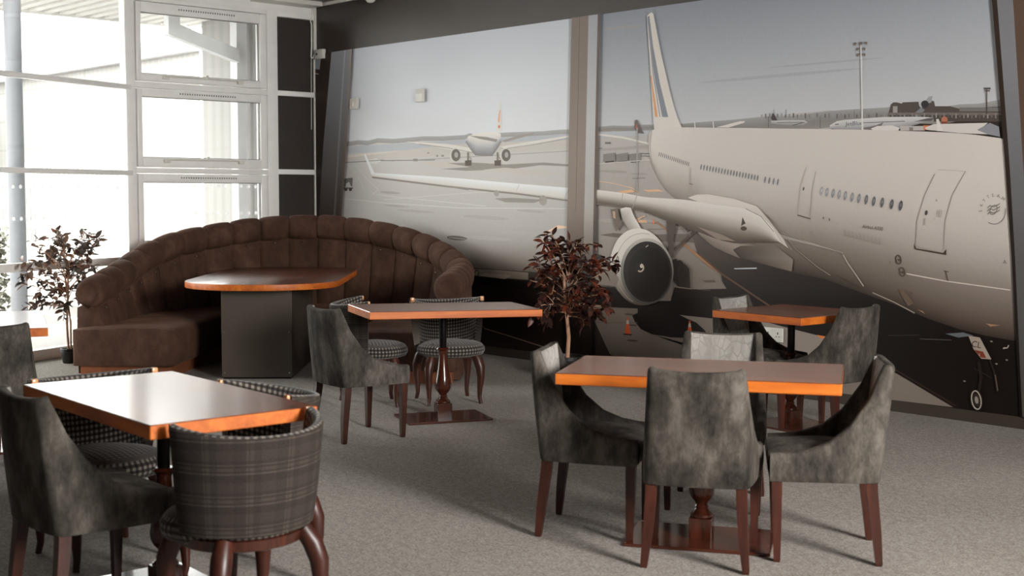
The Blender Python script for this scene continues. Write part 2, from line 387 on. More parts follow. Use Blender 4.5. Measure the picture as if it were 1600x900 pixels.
for (z0, z1, g0, g1) in ((2.60, 3.385, 2.68, 3.277), (1.755, 2.54, 1.858, 2.456), (0.93, 1.705, 1.03, 1.615), (0.10, 0.86, 0.19, 0.77)):
    sh = MB(); ya, yb, ga, gb = 5.90, 7.37, 5.955, 7.294
    wbox(sh, ya, ga, z0 + 0.008, z1 - 0.008, -0.03, 0.06); wbox(sh, gb, yb, z0 + 0.008, z1 - 0.008, -0.03, 0.06)
    wbox(sh, ga, gb, g1, z1 - 0.008, -0.03, 0.06, 0.004); wbox(sh, ga, gb, z0 + 0.008, g0, -0.03, 0.06, 0.004)
    so = sh.build('sash', M['white_frame'], w1)
    gk = MB()
    for a0, a1, b0, b1 in ((ga, gb, g1 - 0.006, g1), (ga, gb, g0, g0 + 0.006), (ga, ga + 0.006, g0, g1), (gb - 0.006, gb, g0, g1)): wbox(gk, a0, a1, b0, b1, 0.0, 0.03, 0.0)
    gk.build('gasket', M['grey_plastic'], so)
    gl = MB(); wbox(gl, ga, gb, g0, g1, 0.004, 0.010, 0.0); gl.build('pane', M['glass'], so)
    vt = MB()
    for k in range(24): wbox(vt, 6.36 + k * 0.027, 6.372 + k * 0.027, (g1 + z1) / 2 - 0.008, (g1 + z1) / 2 + 0.008, 0.058, 0.063, 0.0)
    vt.build('trickle_vent', M['grey_plastic'], so)
    rs = MB(); zc = g0 - 0.018
    if z0 > 1.0:
        rs.tube([(0.085, 6.22 - 6.6, zc), (0.085, 7.08 - 6.6, zc)], 0.007, 8)
        for yy in (6.20, 7.04): rs.box(0.055, 0.10, yy - 0.03 - 6.6, yy + 0.03 - 6.6, zc - 0.03, zc + 0.006, 0.004)
        rs.box(0.07, 0.095, 6.64 - 6.6, 6.67 - 6.6, zc + 0.0, zc + 0.035, 0.004)
        tag(rs.build('restrictor_bar', M['white_plastic'], so), 'pale restrictor bar with end brackets')
# manifestation dots on the panes
def disc(mb, c, n_, r=0.018, t=0.002):
    n_ = Vector(n_).normalized(); a = n_.cross(Vector((0, 0, 1))).normalized(); b = Vector((0, 0, 1)); c = Vector(c)
    vs = [tuple(c + (a * math.cos(2 * PI * k / 14) + b * math.sin(2 * PI * k / 14)) * r) for k in range(14)]
    vs += [tuple(Vector(p) + n_ * t) for p in vs]
    mb.add(vs, [tuple(range(14))[::-1], tuple(range(14, 28))] + [(k, (k + 1) % 14, 14 + (k + 1) % 14, 14 + k) for k in range(14)])
dt = MB()
for z in (1.577, 1.30):
    for k in range(9): disc(dt, (0.0105, 6.545 + k * 0.088 - 6.6, z), (1, 0, 0))
tag(dt.build('glass_dots', M['frosted'], w1), 'rows of pale safety dots on the glass')

# --- window_2: the angled glazed facade running towards the camera
w2 = empty('window_2', (FB[0], FB[1], 0), math.atan2(FD[1], FD[0])); w2['kind'] = 'structure'     # local x along the facade, local +y into the room
fr = MB()
def fbox(mb, s0, s1, z0, z1, d0=-0.05, d1=0.05, bev=0.006): mb.box(s0, s1, d0, d1, z0, z1, bev)
MUL = [2.05, 4.1]; GEND = 4.15
for s in MUL: fbox(fr, s - 0.05, s + 0.05, 0, CEIL, -0.06, 0.06)
for z0, z1 in ((0.0, 0.095), (0.81, 0.885), (1.68, 1.727), (2.515, 2.56), (3.45, CEIL)): fbox(fr, 0.05, GEND, z0, z1, -0.045, 0.045, 0.004)
fr.build('window_frame', M['white_frame'], w2)
gl = MB(); ed = [0.06] + MUL; gk = MB()
for i in range(len(ed) - 1):
    a, b_ = ed[i] + (0.05 if i else 0), ed[i + 1] - 0.05
    for z0, z1 in ((0.095, 0.81), (0.885, 1.68), (1.727, 2.515), (2.56, 3.45)):
        fbox(gl, a, b_, z0, z1, -0.003, 0.003, 0)
        fbox(gk, a, a + 0.010, z0, z1, -0.012, 0.03, 0); fbox(gk, b_ - 0.010, b_, z0, z1, -0.012, 0.03, 0)
gl.build('pane', M['glass'], w2); gk.build('gasket', M['grey_plastic'], w2)
dt = MB()
for z in (1.56, 1.277):
    for k in range(-2, 16): disc(dt, (1.555 - k * 0.0885, 0.004, z), (0, 1, 0))
tag(dt.build('glass_dots', M['frosted'], w2), 'rows of white safety dots on the glass')

wl = MB(); a_ = fac(GEND); e_ = fac(9.0); a2 = fac(GEND, -0.2); e2 = fac(9.0, -0.2)  # unseen solid stretch, added to cut daylight from the left facade
wl.prism([tuple(a_), tuple(e_), tuple(e2), tuple(a2)], -0.12, CEIL + 0.1); struct('wall_left', wl, M['beige_wall'], smooth=False)
# --- corner trunking, cable, junction box
t_ = MB(); t_.box(-11.985, -11.955, WALL_Y - 0.036, WALL_Y, 0, CEIL, 0.004)
tag(t_.build('cable_trunking', M['white_plastic']), 'slim white cable trunking standing up the corner between dark panels and mural', 'trunking')
cb = MB(); P = [(-11.97, 7.965, CEIL - 0.01), (-11.965, 7.955, 3.42), (-11.955, 7.93, 3.37), (-11.965, 7.95, 3.33), (-11.972, 7.955, 3.1), (-11.97, 7.945, 2.98), (-11.955, 7.955, 2.965)]
cb.tube(P, 0.008, 6); cb.tube([(-11.955, 7.955, 2.965), (-11.93, 7.97, 3.02), (-11.88, 7.975, 3.05), (-11.84, 7.985, 3.035)], 0.007, 6)
cb.tube([(-11.975, 7.95, 2.98), (-11.978, 7.95, 2.6), (-11.975, 7.945, 2.2)], 0.004, 5)
tag(cb.build('loose_cable', M['white_plastic']), 'thin white cable looping from the ceiling beside the corner trunking', 'cable')
p = on_wall(505, 85); jb = empty('junction_box', (p[0], WALL_Y - 0.016, p[2])); tag(jb, 'small white junction box with a cable at the top corner of the mural', 'junction box')
q_ = MB(); q_.box(-0.075, 0.075, -0.045, 0, -0.05, 0.05, 0.006); q_.build('box_body', M['white_plastic'], jb)
q_ = MB(); q_.box(-0.045, -0.025, -0.049, -0.044, -0.012, 0.012, 0.002); q_.build('screw_port', M['black_plastic'], jb)
p = on_z(478, 1, CEIL); q_ = MB(); q_.box(-11.98, -11.75, 7.2, 7.95, CEIL - 0.05, CEIL, 0.006); 
tag(q_.build('ceiling_box', M['white_plastic']), 'flat white box fixed under the ceiling in the corner above the window', 'ceiling box')
# dome camera under the ceiling edge
p = on_wall(590, 2); dc = empty('dome_camera', (p[0], WALL_Y - 0.09, CEIL)); tag(dc, 'small white dome camera under the ceiling above the mural', 'camera')
MB().lathe([(0.07, 0), (0.07, -0.03), (0.062, -0.05)], 24).build('camera_base', M['white_plastic'], dc)
MB().lathe([(0.058, -0.045), (0.056, -0.07), (0.046, -0.092), (0.028, -0.107), (0.004, -0.112)], 24).build('dome', M['white_plastic'], dc)
MB().box(-0.05, -0.018, -0.055, -0.03, -0.085, -0.06, 0.008).build('lens_port', M['black_plastic'], dc)
# wall sensors and socket on the mural
p = on_wall(660.5, 149.5); q_ = empty('wall_sensor', (p[0], WALL_Y - 0.016, p[2])); tag(q_, 'small upright cream sensor box on the pale mural sky', 'sensor')
MB().box(-0.055, 0.055, -0.035, 0, -0.065, 0.065, 0.008).build('sensor_case', M['white_plastic'], q_); MB().box(-0.045, 0.045, -0.039, -0.033, 0.015, 0.05, 0.004).build('sensor_window', M['white_paint'], q_)
p = on_wall(556, 162.5); q_ = empty('wall_switch', (p[0], WALL_Y - 0.016, p[2])); tag(q_, 'flat cream switch plate beside the grey printed window post', 'switch')
MB().box(-0.075, 0.075, -0.014, 0, -0.055, 0.055, 0.005).build('switch_plate', M['white_plastic'], q_); MB().box(-0.04, -0.005, -0.02, -0.012, -0.025, 0.025, 0.003).build('rocker', M['white_plastic'], q_)
p = on_wall(1211.5, 522.5); q_ = empty('power_socket', (p[0], WALL_Y - 0.016, p[2])); tag(q_, 'white double power socket low on the mural behind the small square table', 'socket')
MB().box(-0.088, 0.088, -0.016, 0, -0.053, 0.053, 0.005).build('socket_plate', M['white_plastic'], q_)
for sx in (-0.044, 0.044):
    h = MB(); h.box(sx - 0.004, sx + 0.004, -0.0175, -0.015, 0.004, 0.02, 0); h.box(sx - 0.018, sx - 0.008, -0.0175, -0.015, -0.016, -0.010, 0); h.box(sx + 0.008, sx + 0.018, -0.0175, -0.015, -0.016, -0.010, 0)
    h.build('pin_holes', M['black_plastic'], q_)
for sx in (-0.014, 0.014): MB().box(sx - 0.009, sx + 0.009, -0.02, -0.015, 0.028, 0.044, 0.002).build('rocker', M['white_plastic'], q_)

# ------------------------------------------------------------------ the printed airport mural (a flat wallpaper print: its own colours, with window glare added to the left sky)
from mathutils.geometry import tessellate_polygon
PRINT_K = 0.72
MUR = MB(); _layer = [0]
def pc(c): return tuple(min(0.92, k / PRINT_K) for k in lin(c))
def m_pt(x, y):
    w = on_wall(x, y); return (max(-11.953, min(w[0], 2.5)), WALL_Y - 0.002 - _layer[0] * 0.00005, min(max(w[2], 0.078), 3.017))
def nxt(): _layer[0] += 1
def poly(pts, col):
    nxt(); cols = col if isinstance(col, list) else [col] * len(pts)
    tri = tessellate_polygon([[Vector((p[0], p[1], 0)) for p in pts]])
    MUR.add([m_pt(*p) for p in pts], [tuple(t) for t in tri], cols=[pc(c) for c in cols])
def resample(P, n):
    P = np.array(P, float); d = np.r_[0, np.cumsum(np.hypot(*np.diff(P, axis=0).T))]; t = np.linspace(0, d[-1], n)
    return np.c_[np.interp(t, d, P[:, 0]), np.interp(t, d, P[:, 1])]
def stopcol(stops, t):
    ts = [s[0] for s in stops]; return tuple(np.interp(t, ts, [s[1][k] for s in stops]) for k in range(3))
def loft(A, B, stops, nv=14, n=None, stops2=None, wfun=None):     # gradient between two outlines
    nxt()
    if n: A = resample(A, n); B = resample(B, n)
    n = len(A); vs = []; cs = []; fs = []
    for j in range(nv + 1):
        t = j / nv
        for i in range(n):
            p = (A[i][0] * (1 - t) + B[i][0] * t, A[i][1] * (1 - t) + B[i][1] * t); vs.append(m_pt(*p)); c = stopcol(stops, t)
            if stops2: w = wfun(p[0]); c2 = stopcol(stops2, t); c = tuple(a * (1 - w) + b * w for a, b in zip(c, c2))
            cs.append(pc(c))
    for j in range(nv):
        for i in range(n - 1): fs.append((j * n + i, j * n + i + 1, (j + 1) * n + i + 1, (j + 1) * n + i))
    MUR.add(vs, fs, cols=cs)
def quad(x0, y0, x1, y1, col): poly([(x0, y0), (x1, y0), (x1, y1), (x0, y1)], col)
def stroke(pts, w, col, closed=False):
    P = [np.array(p, float) for p in pts]
    if closed: P = P + [P[0]]
    nxt(); vs = []; fs = []; ws = w if isinstance(w, (list, tuple)) else [w] * len(P)
    for i, p in enumerate(P):
        if closed and i in (0, len(P) - 1): d = P[1] - P[-2]
        else: d = P[min(i + 1, len(P) - 1)] - P[max(i - 1, 0)]
        d = d / (np.hypot(*d) + 1e-9); nn = np.array([-d[1], d[0]]) * ws[i] / 2; vs += [m_pt(*(p + nn)), m_pt(*(p - nn))]
    for i in range(len(P) - 1): fs.append((2 * i, 2 * i + 1, 2 * i + 3, 2 * i + 2))
    MUR.add(vs, fs, cols=[pc(col)] * len(vs))
def ell_pts(cx, cy, rx, ry, rot=0, n=28, a0=0, a1=360):
    r = math.radians(rot); o = []
    for k in range(n if a1 - a0 >= 360 else n + 1):
        t = math.radians(a0 + (a1 - a0) * k / n); x, y = rx * math.cos(t), ry * math.sin(t); o.append((cx + x * math.cos(r) - y * math.sin(r), cy + x * math.sin(r) + y * math.cos(r)))
    return o
def ell(cx, cy, rx, ry, rot, col, n=28): poly(ell_pts(cx, cy, rx, ry, rot, n), col)
def lettering(s, x, y, h, col, rot=0.0, shear=0.0, sx=1.0):      # baseline start (x, y), cap height h in the print's own measure
    cu = bpy.data.curves.new('lettering', 'FONT'); cu.body = s; cu.size = 1.0; cu.resolution_u = 3; ob = bpy.data.objects.new('lettering', cu); COL.objects.link(ob)
    dg = bpy.context.evaluated_depsgraph_get(); me = ob.evaluated_get(dg).to_mesh(); r = math.radians(rot); nxt()
    V = [v.co.copy() for v in me.vertices]; Fs = [tuple(p.vertices) for p in me.polygons]; k = h / 0.69
    out = []
    for v in V:
        a, b_ = (v.x + v.y * shear) * k * sx, -v.y * k; out.append(m_pt(x + a * math.cos(r) - b_ * math.sin(r), y + a * math.sin(r) + b_ * math.cos(r)))
    MUR.add(out, Fs, cols=[pc(col)] * len(out))
    ob.to_mesh_clear(); bpy.data.objects.remove(ob); bpy.data.curves.remove(cu)

DK = (22, 15, 12)
# backing and left dark post
loft([(492, 84), (1800, -110)], [(492, 510), (1800, 700)], [(0, (60, 50, 44)), (1, (40, 32, 27))], 2, 2)
# sky; the left bay is painted lighter to carry glare from the windows
SK_T, SK_B = (156, 159, 164), (186, 187, 188)
loft([(551.7, 76), (700, 55), (925, 22)], [(541, 224), (700, 214), (925, 203)], [(0, (186, 190, 197)), (0.5, (202, 205, 210)), (1, (206, 208, 211))], 10, 14)
loft([(930, 20), (1100, -2), (1330, -35), (1552, -70)], [(930, 200), (1100, 196), (1330, 172), (1575, 168)], [(0, (134, 139, 147)), (0.25, (149, 153, 160)), (0.6, (168, 171, 176)), (1, (185, 186, 188))], 14, 22)
for (x, y, rx, ry, c) in ((975, 43, 34, 3, (150, 150, 152)), (1220, 118, 130, 2.5, (161, 163, 167)), (1290, 98, 90, 1.5, (158, 160, 165))): ell(x, y, rx, ry, -5, c)
# ground of the left bay
GR = [(0, (190, 187, 183)), (0.25, (184, 180, 176)), (0.5, (172, 168, 165)), (0.72, (156, 151, 147)), (0.86, (128, 119, 112)), (0.95, (104, 93, 84)), (1, (96, 84, 75))]
loft([(541, 221), (700, 213), (897, 203)], [(520, 430), (700, 428), (888, 440)], GR, 16, 12)
ridge = [(541, 222), (560, 219), (575, 220), (590, 216), (615, 217), (640, 215), (660, 213), (690, 213), (726, 211), (735, 208), (742, 211), (790, 207), (820, 206), (850, 205), (870, 203), (892, 202)]
loft(ridge, [(x, y + 7) for x, y in ridge], [(0, (160, 159, 158)), (1, (150, 147, 145))], 1)
poly([(541, 229), (700, 220), (892, 209), (892, 219), (700, 231), (541, 240)], (172, 174, 178))     # water
poly([(540, 243), (620, 236), (720, 228), (720, 232), (620, 241), (540, 248)], (202, 194, 185))
poly([(700, 226), (892, 218), (892, 232), (760, 240), (540, 252), (540, 247)], (186, 180, 174))
stroke([(539, 254), (590, 251), (680, 250)], 1.4, (130, 125, 121)); stroke([(650, 250), (890, 236)], 1, (150, 145, 141))
poly([(655, 254), (700, 252), (740, 259), (690, 262)], (188, 180, 172))
for pts, w in (([(548, 258), (566, 288), (568, 295)], 1.1), ([(556, 258), (574, 280), (592, 297), (582, 303)], 1.6), ([(582, 303), (620, 308), (700, 316), (760, 322)], 1), ([(536, 310), (600, 317), (720, 325), (885, 326)], 1.1), ([(600, 312), (700, 304), (780, 298)], 0.8)): stroke(pts, w, (190, 187, 184))
for x, y, w, h in ((646, 248, 7, 4), (682, 242, 3, 3), (690, 242, 4, 3), (668, 238, 3, 2), (612, 250, 4, 2)): quad(x, y, x + w, y + h, (138, 132, 127))
poly([(574, 250), (588, 247), (596, 251), (590, 256), (580, 256)], (196, 194, 192)); stroke([(568, 252), (600, 250)], 1, (120, 115, 110))
for p_ in ((610, 301, 16, 2), (650, 330, 30, 2), (760, 340, 36, 3), (830, 330, 22, 2), (620, 322, 20, 1.5), (840, 360, 40, 3), (760, 372, 40, 3)): ell(*p_, 4, (158, 153, 149))
# tug at the left edge
poly([(538.5, 279), (551.5, 277.5), (551, 291), (538, 292)], (108, 102, 98)); poly([(541, 287), (546, 284), (549, 292), (548, 297), (540, 297)], (176, 174, 172)); quad(537, 293, 552, 295, (84, 72, 64)); ell(541, 296.5, 2.5, 2, 0, (60, 52, 46)); ell(548, 296.5, 2.5, 2, 0, (60, 52, 46))
# far airliner seen from behind
poly([(700, 255), (740, 254), (790, 257), (850, 254), (890, 257), (890, 260), (845, 258), (800, 264), (730, 267), (690, 264), (735, 261)], (140, 133, 127))
poly([(755, 265), (790, 262), (885, 270), (820, 274)], (184, 177, 170))
poly([(634, 221), (700, 225), (735, 231), (744, 239), (720, 237), (690, 231)], (208, 203, 197)); stroke([(655, 225), (700, 231), (742, 239)], 1.2, (150, 143, 138))
poly([(783, 229), (830, 221), (891, 211.5), (892, 214), (840, 224), (790, 233)], (206, 201, 195)); stroke([(785, 233), (840, 225), (885, 217)], 1, (150, 144, 139))
loft([(732, 213), (745, 208), (770, 206), (783, 209)], [(728, 222), (742, 243), (770, 244), (784, 222)], [(0, (214, 209, 203)), (0.45, (196, 193, 190)), (0.7, (156, 156, 159)), (1, (120, 116, 114))], 6, 10)
poly([(776, 205), (781, 160), (783, 155), (785, 205)], (206, 202, 197)); poly([(778.5, 190), (781, 172), (782.5, 172), (781, 192)], (206, 150, 116)); ell(780.5, 198, 1.6, 2.4, 0, (196, 110, 70))
poly([(734, 212), (760, 214), (778, 218), (776, 222), (750, 217)], (138, 132, 127)); poly([(784, 220), (810, 212), (835, 207), (836, 209), (812, 216), (790, 222)], (150, 142, 136))
for ex in (711.5, 790): ell(ex, 242, 8.5, 10.5, 0, (196, 191, 186)); ell(ex + 1.3, 242.5, 7, 9.6, 0, (104, 96, 90)); ell(ex + 2, 242, 3, 4.5, 0, (160, 154, 149))
for gx in (732, 778): quad(gx - 1.5, 238, gx + 1.5, 252, (120, 112, 106)); poly([(gx - 5, 251), (gx + 5.5, 250), (gx + 5, 259), (gx - 4.5, 259)], (92, 82, 75)); stroke([(gx, 243), (gx + 5, 249)], 1, (130, 122, 116))
# near wing across the left bay with its winglet
poly([(569, 241), (571.5, 240), (586, 271), (581, 273)], (216, 214, 212))
loft([(582, 270), (700, 277), (810, 287), (895, 294)], [(582, 276), (700, 291), (810, 302), (895, 313)], [(0, (212, 214, 216)), (0.35, (204, 204, 203)), (0.85, (196, 191, 186)), (1, (176, 170, 164))], 5, 10)
stroke([(582, 277), (700, 291.5), (810, 303), (892, 314)], 2.6, (128, 119, 111)); poly([(690, 290), (733, 294), (732, 297.5), (700, 292)], (134, 126, 119)); ell(776.5, 302, 4, 5, 0, (150, 142, 135)); ell(849, 313, 6, 8, 0, (150, 142, 135)); poly([(773, 310), (800, 309), (850, 312), (835, 317), (790, 316)], (138, 131, 125))
stroke([(812, 288), (806, 302)], 0.7, (176, 172, 168)); stroke([(889, 296), (882, 312)], 0.7, (170, 166, 162))
# lower left: kerb line, trolley loops, dark floor in the aircraft's shadow
loft([(515, 428), (730, 418), (826, 424), (889, 431)], [(515, 600), (730, 620), (826, 640), (889, 650)], [(0, (62, 51, 43)), (0.12, (34, 26, 21)), (0.3, (38, 29, 24)), (1, (28, 21, 17))], 8, 8)
poly([(736, 420), (780, 422), (826, 426), (826, 437), (780, 434), (736, 430)], (134, 121, 110)); poly([(749, 431), (757, 427), (800, 430), (789, 437), (782, 435)], (160, 146, 134)); poly([(731, 431), (826, 439), (885, 445), (885, 460), (800, 450), (731, 441)], (18, 12, 9))
stroke([(757, 513), (800, 526), (884, 553)], 1.4, (128, 108, 94)); stroke([(752, 505), (757, 513)], 1, (90, 76, 66))
for cx_ in (730, 738, 745): stroke(ell_pts(cx_, 428, 3.4, 6, 15, 14), 1.1, (24, 18, 15), True)
stroke([(727, 432), (750, 440)], 1.2, (24, 18, 15)); stroke([(738, 440), (742, 455)], 1.4, (22, 16, 13)); stroke([(745, 440), (748, 452)], 1.2, (22, 16, 13))
poly([(848, 366), (872, 352), (888, 354), (888, 356), (870, 358)], (214, 182, 156))
ell(715, 372, 16, 3.5, 5, (92, 84, 78)); stroke([(702, 371), (730, 374)], 0.8, (160, 154, 148))
# ------------- right bay
GR2 = [(0, (176, 171, 167)), (0.2, (168, 162, 157)), (0.42, (152, 145, 140)), (0.62, (138, 130, 124)), (0.8, (122, 112, 105)), (1, (112, 102, 94))]
loft([(930, 198), (1081, 193), (1300, 172)], [(924, 475), (1100, 475), (1300, 475)], GR2, 12, 10)
rid2 = [(936, 198), (960, 196), (985, 197), (1000, 195), (1040, 194), (1070, 193), (1120, 189), (1150, 187), (1180, 184), (1200, 182), (1240, 181), (1290, 174), (1330, 171), (1385, 168), (1400, 166), (1470, 168), (1500, 163), (1530, 162), (1568, 155)]
loft(rid2, [(x, y + (9 if x < 1100 else 26)) for x, y in rid2], [(0, (150, 149, 149)), (0.3, (138, 135, 133)), (0.6, (128, 123, 119)), (1, (142, 137, 133))], 4)
poly([(936, 206), (1016, 204), (1016, 211), (936, 215)], (172, 174, 178))
# far terminal, towers, masts on the right
for x in (1210, 1229): quad(x - 0.8, 171, x + 0.8, 182, (150, 150, 152))
poly([(1388, 180), (1393, 163), (1397, 160), (1402, 160), (1410, 162), (1411, 160), (1436, 159), (1437, 165), (1440, 170), (1445, 164), (1452, 157), (1460, 158), (1462, 166), (1485, 166), (1500, 170), (1570, 166), (1572, 186), (1388, 186)], (80, 73, 69)); quad(1396, 166, 1403, 177, (150, 145, 142)); poly([(1448, 156), (1452, 151), (1458, 150), (1456, 160), (1450, 162)], (150, 150, 152)); ell(1446, 163, 6, 6, 0, (58, 54, 56)); poly([(1426, 180), (1440, 168), (1446, 172), (1436, 182)], (120, 122, 128))
quad(1390, 176, 1572, 180, (112, 104, 98)); quad(1500, 168, 1572, 174, (112, 108, 106)); quad(1460, 181, 1572, 190, (78, 70, 65))
for k in range(60): 
    x = 1190 + k * 6.2; quad(x, 179 - (k % 3), x + 2.2, 184 + (k % 2), (150 - (k * 37) % 60, 146 - (k * 37) % 60, 142 - (k * 37) % 60))
stroke([(1543, 140), (1543, 178)], 1.6, (74, 66, 60)); quad(1539, 137, 1549, 140, (84, 78, 74)); quad(1540, 141, 1548, 143, (84, 78, 74))
# second airliner and the blue-lettered one
poly([(1206, 185), (1208, 178), (1210, 177), (1216, 188), (1208, 188)], (74, 66, 66)); loft([(1206, 189), (1230, 188), (1258, 188), (1263, 191)], [(1206, 193), (1230, 196), (1256, 196), (1263, 192)], [(0, (190, 188, 186)), (1, (140, 136, 133))], 2); stroke([(1240, 196), (1258, 191)], 1.3, (100, 94, 90)); stroke([(1215, 191.5), (1255, 191)], 1, (110, 108, 108))
stroke([(1202, 182), (1202, 200)], 0.8, (96, 90, 86)); stroke([(1283, 182), (1283, 200)], 0.8, (96, 90, 86)); stroke([(1336, 172), (1336, 184)], 0.8, (110, 104, 100))
loft([(1298, 196), (1306, 190), (1320, 187.5), (1380, 183), (1440, 182.5), (1460, 184)], [(1297, 201), (1320, 203), (1350, 203), (1400, 203), (1440, 193), (1460, 185)], [(0, (200, 197, 194)), (0.5, (178, 176, 176)), (1, (140, 138, 140))], 4, 14)
lettering('JetBlue', 1322.5, 196.5, 6, (66, 66, 82), -3, 0.1, 1.1)
stroke([(1306, 194.5), (1312, 194)], 1.2, (70, 68, 70)); stroke([(1350, 192), (1415, 189.5)], 1.1, (96, 94, 96)); poly([(1345, 201), (1370, 196), (1382, 191), (1378, 197), (1362, 203)], (112, 106, 104)); poly([(1430, 190), (1450, 185), (1462, 184), (1456, 189)], (92, 88, 88))
poly([(1362, 201), (1372, 197), (1395, 196), (1407, 200), (1405, 204), (1366, 204)], (204, 199, 195))
quad(1408, 197, 1446, 204, (176, 170, 166)); quad(1444, 196, 1455, 203, (196, 120, 84)); quad(1422, 199, 1428, 204, (128, 118, 112)); ell(1477, 187, 5, 5, 0, (170, 110, 84)); quad(1472, 190, 1482, 194, (120, 70, 50))
poly([(1446, 200), (1460, 194), (1500, 193), (1545, 192), (1530, 204), (1546, 210), (1500, 208), (1450, 203)], (198, 193, 188)); poly([(1528, 203), (1548, 192), (1562, 198), (1564, 214), (1545, 210)], (132, 132, 138)); poly([(1466, 205), (1464, 186), (1468, 186), (1475, 205)], (206, 202, 198))
# lamp mast
stroke([(1346.5, 72), (1347.5, 130), (1349, 204)], [1.6, 2, 2.8], (206, 203, 200))
for dx, dy in ((-9, 69), (0, 68), (8, 68), (-5, 77), (5, 77), (-4, 86), (5, 86)): poly([(1346.5 + dx - 2.2, dy - 2.4), (1346.5 + dx + 2.2, dy - 2.4), (1346.5 + dx + 1.8, dy + 2), (1346.5 + dx - 1.8, dy + 2)], (110, 100, 92)); stroke([(1346.5, dy + 3), (1346.5 + dx, dy + 1)], 0.7, (176, 172, 168))
# carts, apron marks beyond the tail
poly([(993, 200), (994, 188), (997, 187), (1003, 202), (1008, 209), (998, 208)], (96, 88, 86)); poly([(994.5, 200), (996, 192), (999, 203)], (170, 90, 66))
stroke([(936, 210), (975, 215), (1017, 225)], 3, (206, 200, 194)); quad(947, 222, 956, 225, (110, 104, 100)); quad(937, 231, 943, 233.5, (120, 114, 110)); poly([(936, 233), (1018, 226), (1018, 232), (936, 236)], (158, 152, 147))
for x0 in (944, 964, 984): poly([(x0, 241), (x0 + 19, 238.5), (x0 + 19, 251), (x0, 253)], (126, 120, 116)); stroke([(x0 + 3, 253.5), (x0 + 17, 252)], 2, (70, 62, 56))
stroke([(1003, 240), (1018, 240)], 1.2, (110, 104, 99)); stroke([(1003, 244), (1018, 244)], 1.2, (110, 104, 99)); stroke([(936, 256), (1018, 250)], 1.5, (186, 180, 174)); stroke([(997, 200), (997, 300)], 1.6, (160, 156, 153))
stroke([(937, 283), (962, 287), (990, 294), (1000, 301)], 1.3, (206, 176, 146)); poly([(966, 299), (988, 296), (996, 300), (975, 302)], (206, 164, 128)); poly([(1006, 297), (1030, 296), (1040, 299), (1014, 300)], (206, 168, 134)); stroke([(990, 279), (1010, 278)], 1.4, (128, 121, 116))
for p_ in ((960, 268, 22, 2), (1000, 272, 14, 1.5), (955, 345, 22, 3), (1070, 330, 20, 3), (1000, 345, 30, 3)): ell(*p_, 2, (150, 144, 139))
# aprons under the wing: yellow line, cones, patches
poly([(1024, 345), (1028, 346), (1115, 415), (1250, 505), (1244, 505), (1108, 415)], (150, 108, 76)); stroke([(995, 344), (1010, 337)], 1.6, (206, 166, 128)); poly([(997, 345), (1010, 343), (1014, 348), (1000, 348)], (200, 160, 122))
stroke([(1013, 358), (1080, 358)], 1, (110, 100, 93)); poly([(938, 367), (960, 364), (1000, 367), (1120, 364), (1120, 380), (1000, 376)], (96, 86, 79))
# deep shadow on the apron
poly([(924, 446), (960, 449), (985, 470), (1050, 470), (1056, 448), (1081, 452), (1137, 451), (1130, 439), (1128, 427), (1112, 414), (1092, 395), (1084, 372), (1092, 358), (1250, 410), (1600, 470), (1660, 760), (924, 640)], [DK, DK, DK, DK, (34, 26, 22), (34, 26, 22), (36, 28, 24), (44, 36, 31), (50, 41, 36), (58, 49, 43), (70, 60, 54), (84, 74, 67), (84, 74, 67), (44, 36, 31), DK, DK, DK])
stroke([(1095, 398), (1128, 427), (1245, 505)], 2.6, (84, 62, 48)); poly([(1148, 419), (1184, 418), (1184, 420), (1150, 420.5)], (176, 178, 184)); stroke([(1090, 452), (1112, 453.5)], 1, (80, 70, 62))
LP = (120, 109, 100)
poly([(931, 475), (955, 480), (998, 482), (998, 489), (989, 492), (994, 503), (1003, 514), (1020, 522), (1050, 527), (1108, 529), (1160, 560), (1240, 600), (1390, 660), (1500, 760), (931, 760)], [(104, 93, 84)] * 4 + [(112, 101, 92)] * 6 + [LP] * 5)
poly([(931, 505), (954, 553), (990, 640), (931, 640)], (52, 43, 37)); stroke([(931, 504), (956, 558)], 1.2, (30, 22, 18)); stroke([(931, 504), (998, 504)], 0.8, (92, 82, 74))
poly([(1064, 492), (1110, 497), (1190, 505), (1190, 545), (1110, 530), (1109, 527), (1103, 516), (1090, 504), (1076, 498)], LP); poly([(1104, 529), (1100, 516), (1109, 527), (1111, 531)], (60, 50, 43))
poly([(1188, 500), (1232, 512), (1296, 528), (1312, 533), (1312, 580), (1190, 545)], (132, 122, 114)); poly([(1278, 523), (1296, 526), (1290, 529), (1282, 528)], (190, 112, 60)); poly([(1300, 526), (1402, 580), (1300, 590)], (44, 36, 31)); poly([(1188, 560), (1300, 560), (1402, 583), (1491, 636), (1390, 700), (1188, 700)], (118, 108, 99))
poly([(1402, 577), (1500, 632), (1660, 660), (1660, 545), (1402, 480)], DK); stroke([(1395, 574), (1496, 634)], 2.5, (46, 33, 26))
for p_ in ((985, 491, 8, 1.5), (990, 508, 7, 1.5), (990, 532, 9, 1.5), (1142, 512, 10, 1.5)): ell(*p_, 3, (78, 67, 59))
for cx_, cy_ in ((982.5, 522), (1079.5, 527)):
    poly([(cx_ - 4.5, cy_), (cx_ - 0.9, cy_ - 26), (cx_ + 0.9, cy_ - 26), (cx_ + 4.5, cy_)], (188, 80, 40)); poly([(cx_ - 2.1, cy_ - 16), (cx_ - 1.4, cy_ - 22), (cx_ + 1.4, cy_ - 22), (cx_ + 2.1, cy_ - 16)], (170, 160, 150)); poly([(cx_ - 7, cy_ - 1), (cx_ + 8, cy_), (cx_ + 5, cy_ + 2), (cx_ - 6, cy_ + 1)], (36, 27, 22))
